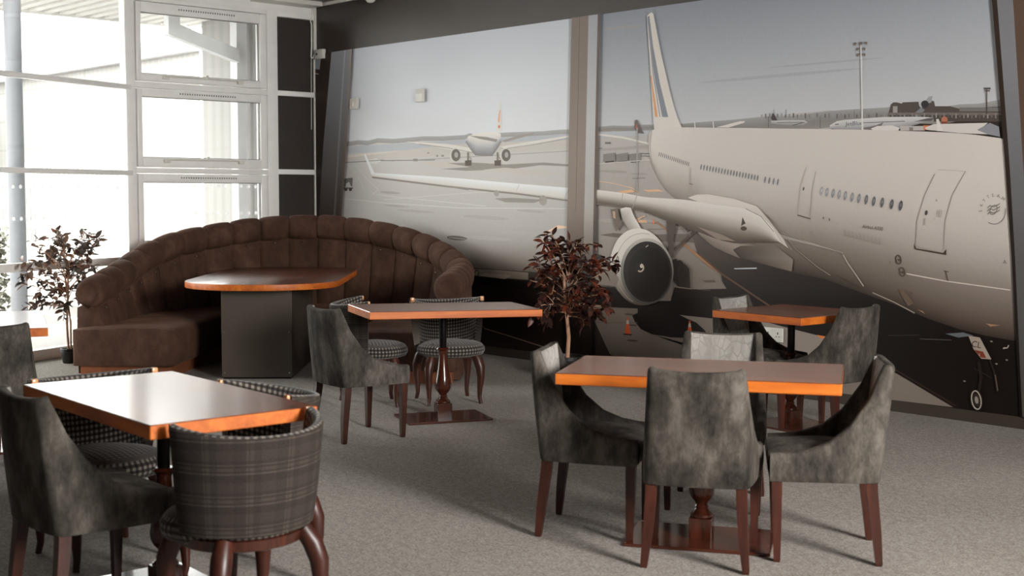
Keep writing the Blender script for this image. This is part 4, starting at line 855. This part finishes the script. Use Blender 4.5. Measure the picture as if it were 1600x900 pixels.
# ------------------------------------------------------------------ pedestal tables
PED = [(0.030, 0.700), (0.026, 0.68), (0.026, 0.49), (0.034, 0.478), (0.044, 0.468), (0.034, 0.458), (0.028, 0.445), (0.028, 0.43), (0.031, 0.39), (0.039, 0.33), (0.051, 0.265), (0.056, 0.232), (0.054, 0.208), (0.044, 0.186), (0.029, 0.170), (0.025, 0.158), (0.030, 0.150), (0.027, 0.142), (0.036, 0.128), (0.049, 0.117), (0.050, 0.108), (0.044, 0.102)]
def make_table(label, L, W_, PL, PW, tilt=0.0):
    root = empty('pedestal_table'); tag(root, label, 'table')
    bm = MB(); bm.box(-L / 2, L / 2, -W_ / 2, W_ / 2, 0.703, 0.752, 0.003, seg=1)
    me_f = bm.f; bm.m = []
    for f in me_f:
        zs = [bm.v[i][2] for i in f]; bm.m.append(0 if min(zs) > 0.748 else 1)
    tp = bm.build('tabletop', [M['table_wood'], M['table_edge']], root, smooth=False)
    if tilt: tp.rotation_euler = (0, tilt, 0)
    c = MB(); c.lathe([(0.024, 0.705), (0.024, 0.47), (0.02, 0.46)], 20); c.lathe([(0.13, 0.703), (0.13, 0.695), (0.03, 0.688)], 24)
    c.build('steel_column', M['black_metal'], root)
    c = MB(); c.lathe([p for p in PED if p[1] < 0.485], 28); c.build('turned_baluster', M['turned_wood'], root)
    c = MB(); c.box(-0.05, 0.05, -0.05, 0.05, 0.010, 0.104, 0.003); c.build('plinth_block', M['turned_wood'], root, smooth=False)
    c = MB(); c.box(-PL / 2, PL / 2, -PW / 2, PW / 2, 0.0, 0.014, 0.003); c.build('base_plate', M['plate_wood'], root, smooth=False)
    return root
def put(o, x, y, a): o.location = (x, y, 0); o.rotation_euler = (0, 0, a); return o
GT = 'wooden pedestal tables'
tag(put(make_table('polished wooden pedestal table in the left foreground, its top shining', 1.17, 0.627, 0.62, 0.40), -4.4316, 2.2703, -0.043), group=GT)
tag(put(make_table('wooden pedestal table ringed by four grey velvet chairs on the right', 1.17, 0.627, 0.62, 0.40), -3.5605, 4.3602, 0.572), group=GT)
tag(put(make_table('wooden pedestal table before the booth, its turned leg and base plate in view', 1.17, 0.627, 0.58, 0.39, 0.012), -6.6987, 5.4737, 1.176), group=GT)
tag(put(make_table('small square wooden pedestal table against the mural between two grey chairs', 0.722, 0.722, 0.42, 0.42), -4.9855, 6.9957, -0.05), group=GT)
P_ = on_z(75, 512, 0.752); r_ = D2(159)
tag(put(make_table('wooden table at the left edge of the photo, only one orange corner showing', 1.17, 0.627, 0.62, 0.40), P_[0] + math.cos(r_) * 0.585 - math.sin(r_) * 0.3135, P_[1] + math.sin(r_) * 0.585 + math.cos(r_) * 0.3135, r_), group=GT)

# ------------------------------------------------------------------ curved booth in the corner
BU = np.array([0.71, 0.7042]); BV = np.array([-0.7042, 0.71]); CU, CV, BR = -2.525, 11.35, 1.5
FR8 = (0.0, 0.035, 0.10, 0.22, 0.38, 0.5, 0.62, 0.78, 0.90, 0.965)
def booth_path(vl, vr, nseg, per, fr=None):
    la, lr = CV - vl, CV - vr; tot = la + PI * BR + lr; out = []
    for i in range(nseg * per + 1):
        sgp = (i // per + fr[i % per]) if fr else i / per
        d = tot * sgp / nseg
        if d < la: p = (CU - BR, vl + d); nin = (1, 0); th = -(la - d) / BR
        elif d < la + PI * BR:
            th = (d - la) / BR; p = (CU - BR * math.cos(th), CV + BR * math.sin(th)); nin = (math.cos(th), -math.sin(th))
        else: p = (CU + BR, CV - (d - la - PI * BR)); nin = (-1, 0); th = PI + (d - la - PI * BR) / BR
        out.append((BU * p[0] + BV * p[1], BU * nin[0] + BV * nin[1], th, sgp))
    return out
HT = [(-40, 0.78), (0, 0.94), (15, 1.05), (30, 1.145), (45, 1.205), (60, 1.262), (75, 1.293), (90, 1.30), (105, 1.265), (120, 1.205), (135, 1.125), (150, 1.03), (165, 0.94), (180, 0.90), (225, 0.87)]
def bh(th): return float(np.interp(math.degrees(th), [h[0] for h in HT], [h[1] for h in HT]))
booth = empty('curved_booth', (-9.8, 6.2, 0)); tag(booth, 'big curved brown velvet booth seat with a channelled back filling the corner', 'booth')
OFF = np.array([-9.8, 6.2])
def bpt(P, nin, off, z): q = P + nin * off - OFF; return (q[0], q[1], z)
NS, PER = 23, 10
path = booth_path(10.43, 10.28, NS, PER, FR8)
roll, back = [], []
for P, nin, th, sg in path:
    e_ = min(sg % 1, 1 - sg % 1); f = 0.75 * (1 - math.exp(-e_ / 0.05)) + 0.25 * abs(math.sin(PI * sg))
    h = bh(th); r = 0.088 + 0.026 * f; zc = h - 0.115; sec = []
    for k in range(15):
        a = math.radians(215 - k * 265 / 14); rr = r * (1.0 if k < 9 else 1.0 + 0.10 * math.sin(PI * (k - 8) / 7)); sec.append(bpt(P, nin, rr * math.cos(a) * (1 if math.cos(a) < 0 else 1.08), zc + rr * math.sin(a) * (1 if math.sin(a) > 0 else 1.35)))
    sec.append(bpt(P, nin, 0.0, zc - 0.13)); roll.append(sec)
    g = 0.034 * f
    ztop = zc - 0.10; sec = [bpt(P, nin, -0.085, 0.02), bpt(P, nin, -0.09, 0.35), bpt(P, nin, -0.085, ztop - 0.02), bpt(P, nin, -0.02, ztop), bpt(P, nin, 0.03 + 0.3 * g, ztop - 0.004)]
    for t in (0.06, 0.14, 0.3, 0.5, 0.7, 0.88, 1.0):
        z = ztop - (ztop - 0.40) * t; sec.append(bpt(P, nin, 0.030 + 0.083 * t + g * min(1, 0.35 + t * 5), z))
    sec.append(bpt(P, nin, 0.10, 0.02)); back.append(sec)
tag(MB().grid(roll, closed_v=True, cap=True).build('top_roll', M['brown_velvet'], booth, angle=85), 'padded roll with pleated segments along the top')
MB().grid(back, closed_v=True, cap=True).build('backrest', M['brown_velvet'], booth, angle=85)
# pleated round ends of the roll
for P, nin, th, sg in (path[0], path[-1]):
    q = MB(); sgn = -1 if th < 0 else -1; d = -BV if True else BV; h = bh(th); zc = h - 0.115; rows_ = []
    for rr, push in ((0.094, 0.0), (0.085, 0.016), (0.055, 0.014), (0.02, 0.004), (0.004, 0.002)):
        row = []
        for k in range(28):
            a = 2 * PI * k / 28; w = rr * (1 + 0.05 * math.cos(9 * a)); pp = P + nin * (w * math.cos(a)) + d * push - OFF; row.append((pp[0], pp[1], zc + w * math.sin(a)))
        rows_.append(row)
    q.grid(rows_, closed_v=True); q.build('roll_end', M['brown_velvet'], booth, angle=80)
# buttons along the tuck
for i in range(NS):
    P, nin, th, sg = path[i * PER + PER // 2]; h = bh(th); q = MB(); c = Vector(bpt(P, nin, 0.100, h - 0.268))
    q.lathe([(0.002, -0.007), (0.008, -0.005), (0.010, 0.0), (0.008, 0.005), (0.002, 0.007)], 10); q.v = [(v[0] + c.x, v[1] + c.y, v[2] + c.z) for v in q.v]
    q.build('button', M['steel'], booth)
NS2 = 8
path2 = booth_path(10.26, 10.12, NS2, 24); seat = []; kick = []
for P, nin, th, sg in path2:
    f = min(1.0, abs(math.sin(PI * sg)) * 6) if (sg % 1) else 0.0; e = 0.008 * (1 - f); so = 0.80
    sec = [bpt(P, nin, -0.06, 0.105), bpt(P, nin, -0.06, 0.40), bpt(P, nin, 0.05, 0.412 - e), bpt(P, nin, 0.30, 0.425 - e), bpt(P, nin, so - 0.14, 0.425 - e), bpt(P, nin, so - 0.05, 0.412 - e), bpt(P, nin, so - 0.01, 0.385), bpt(P, nin, so + 0.004 - e, 0.34), bpt(P, nin, so + 0.004 - e, 0.20), bpt(P, nin, so - 0.01, 0.13), bpt(P, nin, so - 0.04, 0.105)]
    seat.append(sec)
for P, nin, th, sg in booth_path(10.33, 10.19, 8, 12):
    kick.append([bpt(P, nin, -0.03, 0.0), bpt(P, nin, -0.03, 0.11), bpt(P, nin, 0.72, 0.11), bpt(P, nin, 0.72, 0.0)])
# rounded seat ends
def endcap(rows):
    out = []
    for rws, nxt_ in ((rows[0], rows[1]),):
        pass
    return rows
sm = MB(); c0 = np.mean(np.array(seat[0]), axis=0); c1 = np.mean(np.array(seat[-1]), axis=0)
def shrink(sec, c, k, d):
    c = np.array(c); o = []
    for p in sec: q = c + (np.array(p) - c) * k; o.append((q[0] + d[0], q[1] + d[1], max(q[2], 0.105)))
    return o
dv = -BV
caps0 = [shrink(seat[0], c0, 0.90, dv * 0.035), shrink(seat[0], c0, 0.965, dv * 0.026), shrink(seat[0], c0, 0.99, dv * 0.012)]
caps1 = [shrink(seat[-1], c1, 0.99, dv * 0.012), shrink(seat[-1], c1, 0.965, dv * 0.026), shrink(seat[-1], c1, 0.90, dv * 0.035)]
sm.grid(caps0 + seat + caps1, closed_v=True, cap=True); sm.build('seat', M['brown_velvet'], booth, angle=60)
tag(MB().grid(kick, closed_v=True, cap=True).build('plinth', M['copper_kick'], booth, smooth=False), 'coppery wooden plinth')

# ------------------------------------------------------------------ booth table: long round-ended top on a laminate box
bt = empty('booth_table', (-9.14, 5.52, 0), math.atan2(0.66, -0.75)); tag(bt, 'long round-ended wooden table on a box base inside the curved booth', 'table')
# local x runs into the booth, local y to the left of that
tl = MB(); pts = []; hw, rad, x0, x1 = 0.635, 0.58, -0.26, 2.3
for cx, cy, a0 in ((x1 - rad, hw - rad, 0), (x0 + rad, hw - rad, 90), (x0 + rad, -hw + rad, 180), (x1 - rad, -hw + rad, 270)):
    for k in range(13): a = math.radians(a0 + k * 7.5); pts.append((cx + rad * math.cos(a), cy + rad * math.sin(a)))
tl.prism(pts, 0.735, 0.785, 0, 0.003, side_mi=1); tl.build('tabletop', [M['booth_top'], M['table_edge']], bt, angle=30)
bx = MB(); bx.box(0, 1.25, -0.285, 0.285, 0.012, 0.735, 0.003); bx.build('box_base', M['laminate'], bt, smooth=False)
bx = MB(); bx.box(0.01, 1.24, -0.275, 0.275, 0.0, 0.014); bx.build('plinth', M['black_metal'], bt, smooth=False)
for yy in (-0.262, 0.262):
    for zz in (0.05, 0.38, 0.715):
        sc = MB(); sc.tube([(-0.003, yy, zz), (0.002, yy, zz)], 0.006, 10); sc.build('screw', M['steel'], bt)

# ------------------------------------------------------------------ artificial trees
def leaf(mb, base, d, up, L, W_, mi=0):
    d = Vector(d).normalized(); s = d.cross(Vector(up)); s = s.normalized() if s.length > 1e-4 else Vector((1, 0, 0)); n_ = s.cross(d)
    B = Vector(base); V = []; prof = [(0, 0.0), (0.18, 0.62), (0.42, 1.0), (0.68, 0.8), (0.88, 0.36), (1.0, 0.0)]; bend = random.uniform(-0.35, 0.15)
    for t, w in prof:
        c = B + d * (L * t) + n_ * (bend * L * t * t)
        V += [tuple(c - s * (W_ * w) + n_ * (W_ * w * 0.35)), tuple(c), tuple(c + s * (W_ * w) + n_ * (W_ * w * 0.35))]
    Fs = []
    for i in range(5):
        a = i * 3; Fs += [(a, a + 1, a + 4, a + 3), (a + 1, a + 2, a + 5, a + 4)]
    mb.add(V, Fs, mi)
def tree(name, label, loc, rz, trunk, branches, mat_leaf, pot, Ls, seed, sub=2):
    random.seed(seed); root = empty(name, loc, rz); tag(root, label, 'plant', 'artificial leafy trees in pots')
    r0, r1, h = pot
    p = MB(); p.lathe([(r0 * 0.9, 0), (r0, 0.01), (r1 * 0.97, h - 0.03), (r1 * 1.05, h - 0.028), (r1 * 1.05, h), (r1 * 0.92, h), (r1 * 0.9, h - 0.025)], 28); p.build('pot', M['black_pot'], root)
    p = MB(); p.lathe([(r1 * 0.9, h - 0.03), (r1 * 0.6, h - 0.02), (0.01, h - 0.016)], 20); p.build('soil', M['soil'], root)
    t = MB(); 
    for tr in trunk: t.tube([q for q, r in tr], [r for q, r in tr], 8)
    tw = MB(); lf = MB()
    def spray(b0, b1, n, r0_):
        mid = (b0 + b1) / 2 + Vector((random.uniform(-.03, .03), random.uniform(-.03, .03), 0.035)); L0 = (b1 - b0).length
        cur = lambda u: (1 - u) ** 2 * b0 + 2 * u * (1 - u) * mid + u * u * b1
        tw.tube([cur(k / 5) for k in range(6)], [r0_ * (1 - 0.13 * k) for k in range(6)], 5)
        d = (b1 - b0).normalized(); side = d.cross(Vector((0, 0, 1))); side = side.normalized() if side.length > .05 else Vector((1, 0, 0)); up = side.cross(d)
        for j in range(n):
            q = cur(0.4 + 0.6 * (j + 0.6) / n); a = j * 2.4 + random.uniform(-.5, .5)
            dd = d * random.uniform(0.15, 0.8) + side * math.cos(a) * 0.9 + up * math.sin(a) * 0.6 + Vector((0, 0, random.uniform(-0.7, 0.1)))
            L = random.uniform(*Ls); leaf(lf, q, dd, (random.uniform(-.7, .7), random.uniform(-.7, .7), 1), L, L * 0.25)
        return cur, d, side, up
    for (b0, b1, n) in branches:
        b0 = Vector(b0); b1 = Vector(b1); cur, d, side, up = spray(b0, b1, n, 0.006)
        for k in range(sub):
            q = cur(random.uniform(0.35, 0.85)); a = random.uniform(0, 2 * PI)
            e = q + d * random.uniform(0.03, 0.09) + (side * math.cos(a) + up * math.sin(a)) * random.uniform(0.05, 0.12)
            spray(q, e, max(4, n - 2), 0.003)
    t.build('trunk', M['twig'], root); tw.build('twigs', M['twig'], root); lf.build('foliage', mat_leaf, root, angle=80)
    return root
CR = Vector((0.674, 0.739, 0)); CF = Vector((-0.739, 0.674, 0))      # to the viewer's right / away, along the floor
def br_list(specs, n):  # each (right offset, height) of a tip, and trunk height it leaves from
    out = []
    for (r, z, z0) in specs:
        dep = random.uniform(-0.22, 0.22); out.append((Vector((0.0, 0, z0)) + CR * 0.0, CR * r + CF * dep + Vector((0, 0, z)), n))
    return out
random.seed(3)
lp = on_z(108, 567, 0.0)
tree('potted_tree', 'artificial tree with bronze leaves in a black pot between window and booth', (lp[0], lp[1], 0), 0,
     [[(Vector((0, 0, 0.07)), 0.012), (CR * -0.012 + Vector((0, 0, 0.35)), 0.011), (CR * 0.004 + Vector((0, 0, 0.62)), 0.010), (CR * 0.012 + Vector((0, 0, 0.9)), 0.007)], [(CR * 0.02 + Vector((0, 0, 0.07)), 0.009), (CR * 0.022 + Vector((0, 0, 0.36)), 0.008), (CR * -0.005 + Vector((0, 0, 0.6)), 0.007), (CR * -0.03 + Vector((0, 0, 0.85)), 0.005)]],
     br_list([(-0.36, 0.80, .62), (-0.42, 0.70, .58), (-0.37, 0.50, .5), (-0.25, 0.52, .5), (-0.30, 1.00, .75), (-0.33, 0.92, .7), (-0.22, 1.08, .8), (-0.14, 1.20, .85), (-0.05, 1.15, .85), (0.02, 1.08, .8), (0.10, 1.12, .85), (0.18, 1.18, .85), (0.26, 1.10, .8), (0.24, 0.98, .75), (0.18, 0.90, .7), (0.28, 0.85, .65), (0.12, 0.80, .6), (-0.12, 0.95, .7), (-0.05, 0.85, .65), (0.05, 0.70, .55), (-0.18, 0.75, .6), (0.03, 0.55, .45), (0.10, 0.60, .5), (-0.08, 0.66, .5), (0.04, 0.92, .7)], 9),
     M['bronze_leaves'], (0.055, 0.07, 0.13), (0.06, 0.10), 11, 2)
random.seed(5)
tree('potted_tree', 'artificial tree with dark red leaves in a black pot before the mural', (-7.42, 7.36, 0), 0,
     [[(Vector((0, 0, 0.16)), 0.018), (CR * 0.012 + Vector((0, 0, 0.35)), 0.016), (CR * -0.012 + Vector((0, 0, 0.6)), 0.014), (CR * -0.03 + Vector((0, 0, 0.85)), 0.010)]],
     br_list([(-0.22, 1.16, .8), (-0.14, 1.20, .85), (-0.10, 1.10, .85), (-0.20, 1.02, .75), (-0.30, 0.92, .7), (-0.30, 0.80, .65), (-0.25, 0.62, .6), (-0.29, 0.52, .55), (0.02, 1.06, .8), (0.08, 1.12, .8), (0.16, 1.10, .8), (0.20, 1.00, .75), (0.32, 0.98, .72), (0.30, 0.88, .7), (0.26, 0.78, .66), (0.32, 0.70, .62), (0.22, 0.60, .58), (0.16, 0.48, .52), (0.24, 0.52, .55), (0.05, 0.90, .7), (-0.05, 0.95, .7), (0.10, 0.84, .66), (-0.10, 0.82, .66), (0.06, 0.70, .6), (-0.14, 0.70, .6), (0.12, 0.95, .72), (-0.06, 0.62, .56), (0.04, 0.56, .54), (0.10, 0.62, .56)], 8),
     M['red_leaves'], (0.10, 0.135, 0.20), (0.06, 0.10), 12, 3)

# ------------------------------------------------------------------ outdoors, beyond the glass
struct('ground', MB().box(-70, -12.3, -25, 60, -0.35, -0.05), M['tarmac'], smooth=False)
pv = MB(); pv.prism([(-12.35, 8.0), (-12.35, 5.9), (-8.9, -2.4), (-11.6, -2.4), (-14.9, 5.9), (-14.9, 8.0)], -0.06, -0.035); tag(pv.build('paved_path', M['paving'], smooth=False), 'strip of pale paving outside along the glass facade', 'path', kind='structure')
rl = MB(); rl.box(-27, -15.35, 6.72, 6.84, -0.05, -0.045); tag(rl.build('road_marking', M['road_paint'], smooth=False), 'white painted parking line on the tarmac outside the window', 'road marking')
def P3(x, y, D): return C_0 + px_ray(x, y) * D
c1 = P3(26, 300, 12.5); q = empty('canopy_post', (c1[0], c1[1], -0.05)); tag(q, 'thick round grey canopy post outside the left-hand pane', 'post')
MB().lathe([(0.08, 0.02), (0.08, 3.62)], 28).build('post_shaft', M['post_metal'], q); MB().lathe([(0.13, 0), (0.13, 0.02), (0.08, 0.025)], 28).build('foot_plate', M['post_metal'], q)
q = empty('bracket_post', (-13.27, 7.82, -0.05)); tag(q, 'square pale canopy post with a cranked beam outside the small windows', 'post')
MB().box(-0.075, 0.075, -0.068, 0.068, 0, 3.62, 0.004).build('post_shaft', M['outdoor_metal'], q, smooth=False)
bm_ = [on_x(x, y, -13.2) for x, y in ((260, 22), (278, 22), (278, 39), (371, 78), (371, 98), (260, 54))]
pr = MB(); n_ = len(bm_); vs = [(p[0] + 13.27 + dx, p[1] - 7.82, p[2] + 0.05) for dx in (0.05, -0.06) for p in bm_]
pr.add(vs, [tuple(range(n_)), tuple(range(n_, 2 * n_))[::-1]] + [(k, (k + 1) % n_, n_ + (k + 1) % n_, n_ + k) for k in range(n_)]); pr.build('cranked_beam', M['outdoor_metal'], q, smooth=False)
cn = empty('canopy_roof', (-13.5, 5.5, 3.58)); tag(cn, 'pale ribbed canopy roof outside above the windows', 'canopy')
ch = MB(); ch.box(-1.35, 1.35, -8, 3.4, 0.06, 0.075)
for k in range(62): y = -7.9 + k * 0.183; ch.box(-1.35, 1.35, y, y + 0.09, 0.0, 0.06)
ch.build('ribbed_sheet', M['canopy_sheet'], cn, smooth=False)
MB().box(-1.40, -1.34, -8, 3.4, -0.02, 0.13, 0.004).build('edge_flashing', M['outdoor_white'], cn, smooth=False)
rt_ = MB(); rt_.box(-14.4, -12.4, 7.98, 8.2, -0.05, 4.2); o = rt_.build('wall_outside', M['block_wall'], smooth=False); o['kind'] = 'structure'
bw = empty('block_building', (-19.95, 11.0, -0.05)); tag(bw, 'long pale block building with a low roof across the yard outside', 'building')
w_ = MB()
def uvbox(mb, x0, x1, y0, y1, z0, z1):
    vs = [(x0, y0, z0), (x1, y0, z0), (x1, y0, z1), (x0, y0, z1)]; mb.add(vs, [(0, 1, 2, 3)], 0, uvs=[(x0, z0), (x1, z0), (x1, z1), (x0, z1)])
    vs = [(x1, y0, z0), (x1, y1, z0), (x1, y1, z1), (x1, y0, z1)]; mb.add(vs, [(0, 1, 2, 3)], 1, uvs=[(y0, z0), (y1, z0), (y1, z1), (y0, z1)])
    vs = [(x0, y0, z1), (x1, y0, z1), (x1, y1, z1), (x0, y1, z1)]; mb.add(vs, [(0, 1, 2, 3)], 1)
uvbox(w_, -38, 0, 0, 14, 0, 3.95); w_.build('wall', [M['block_wall'], M['outdoor_white']], bw, smooth=False)
MB().box(-38.1, 0.15, -0.15, 14.1, 3.95, 4.12, 0.01).build('roof', M['outdoor_metal'], bw, smooth=False)
for x0, x1, z0, z1 in ((-14.5, -10.3, 1.9, 3.4), (-22, -17, 1.6, 3.1), (-8.2, -6.8, 0.1, 2.2)):
    f_ = MB().box(x0, x1, -0.05, 0.02, z0, z1, 0.01).build('window', M['outdoor_white'], bw, smooth=False)
    g_ = MB(); g_.box(x0 + 0.12, x1 - 0.12, -0.06, 0.0, z0 + 0.12, z1 - 0.12); g_.build('pane', M['grey_plastic'], f_, smooth=False)
hb = empty('far_building', (-34, 6.0, -0.05)); tag(hb, 'tall white flat-roofed building far behind the left-hand pane', 'building')
MB().box(-6, 6, -14, 3.0, 0, 5.3).build('wall', M['outdoor_white'], hb, smooth=False); MB().box(-6.2, 6.2, -14.2, 3.2, 5.3, 5.5, 0.02).build('roof', M['outdoor_metal'], hb, smooth=False)
for y0 in (-9, -4.6, -0.4): 
    f_ = MB().box(5.98, 6.04, y0, y0 + 1.6, 2.0, 3.3, 0.01).build('window', M['outdoor_metal'], hb, smooth=False); MB().box(6.0, 6.06, y0 + 0.1, y0 + 1.5, 2.1, 3.2).build('pane', M['grey_plastic'], f_, smooth=False)
fp = P3(150, 350, 17.5); fn_ = empty('slat_fence', (fp[0], fp[1], -0.05)); tag(fn_, 'white upright-slat fence on a low wall outside the left-hand pane', 'fence')
MB().box(-4.2, 0.9, -0.1, 0.1, 0, 0.85, 0.01).build('low_wall', M['outdoor_white'], fn_, smooth=False)
MB().box(-4.2, 0.9, -0.03, 0.03, 1.05, 1.12, 0.004).build('rail', M['canopy_sheet'], fn_, smooth=False); MB().box(-4.2, 0.9, -0.03, 0.03, 1.82, 1.88, 0.004).build('rail', M['canopy_sheet'], fn_, smooth=False)
for k in range(34): MB().box(-4.15 + k * 0.15, -4.09 + k * 0.15, -0.045, -0.03, 0.85, 1.95).build('slat', M['canopy_sheet'], fn_, smooth=False)
random.seed(9); hg = P3(-10, 385, 16.0); hm = MB()
for k in range(700):
    p = Vector((random.gauss(0, 0.10), random.gauss(0, 0.10), random.uniform(0.0, 1.1))); leaf(hm, p, (random.uniform(-1, 1), random.uniform(-1, 1), random.uniform(-.5, 1)), (0, 0, 1), random.uniform(.06, .1), .03)
ho = hm.build('hedge_bush', M['hedge_leaves'], angle=80); ho.location = (hg[0], hg[1], -0.05); tag(ho, 'grey-green bush outside at the far left edge of the window', 'bush')
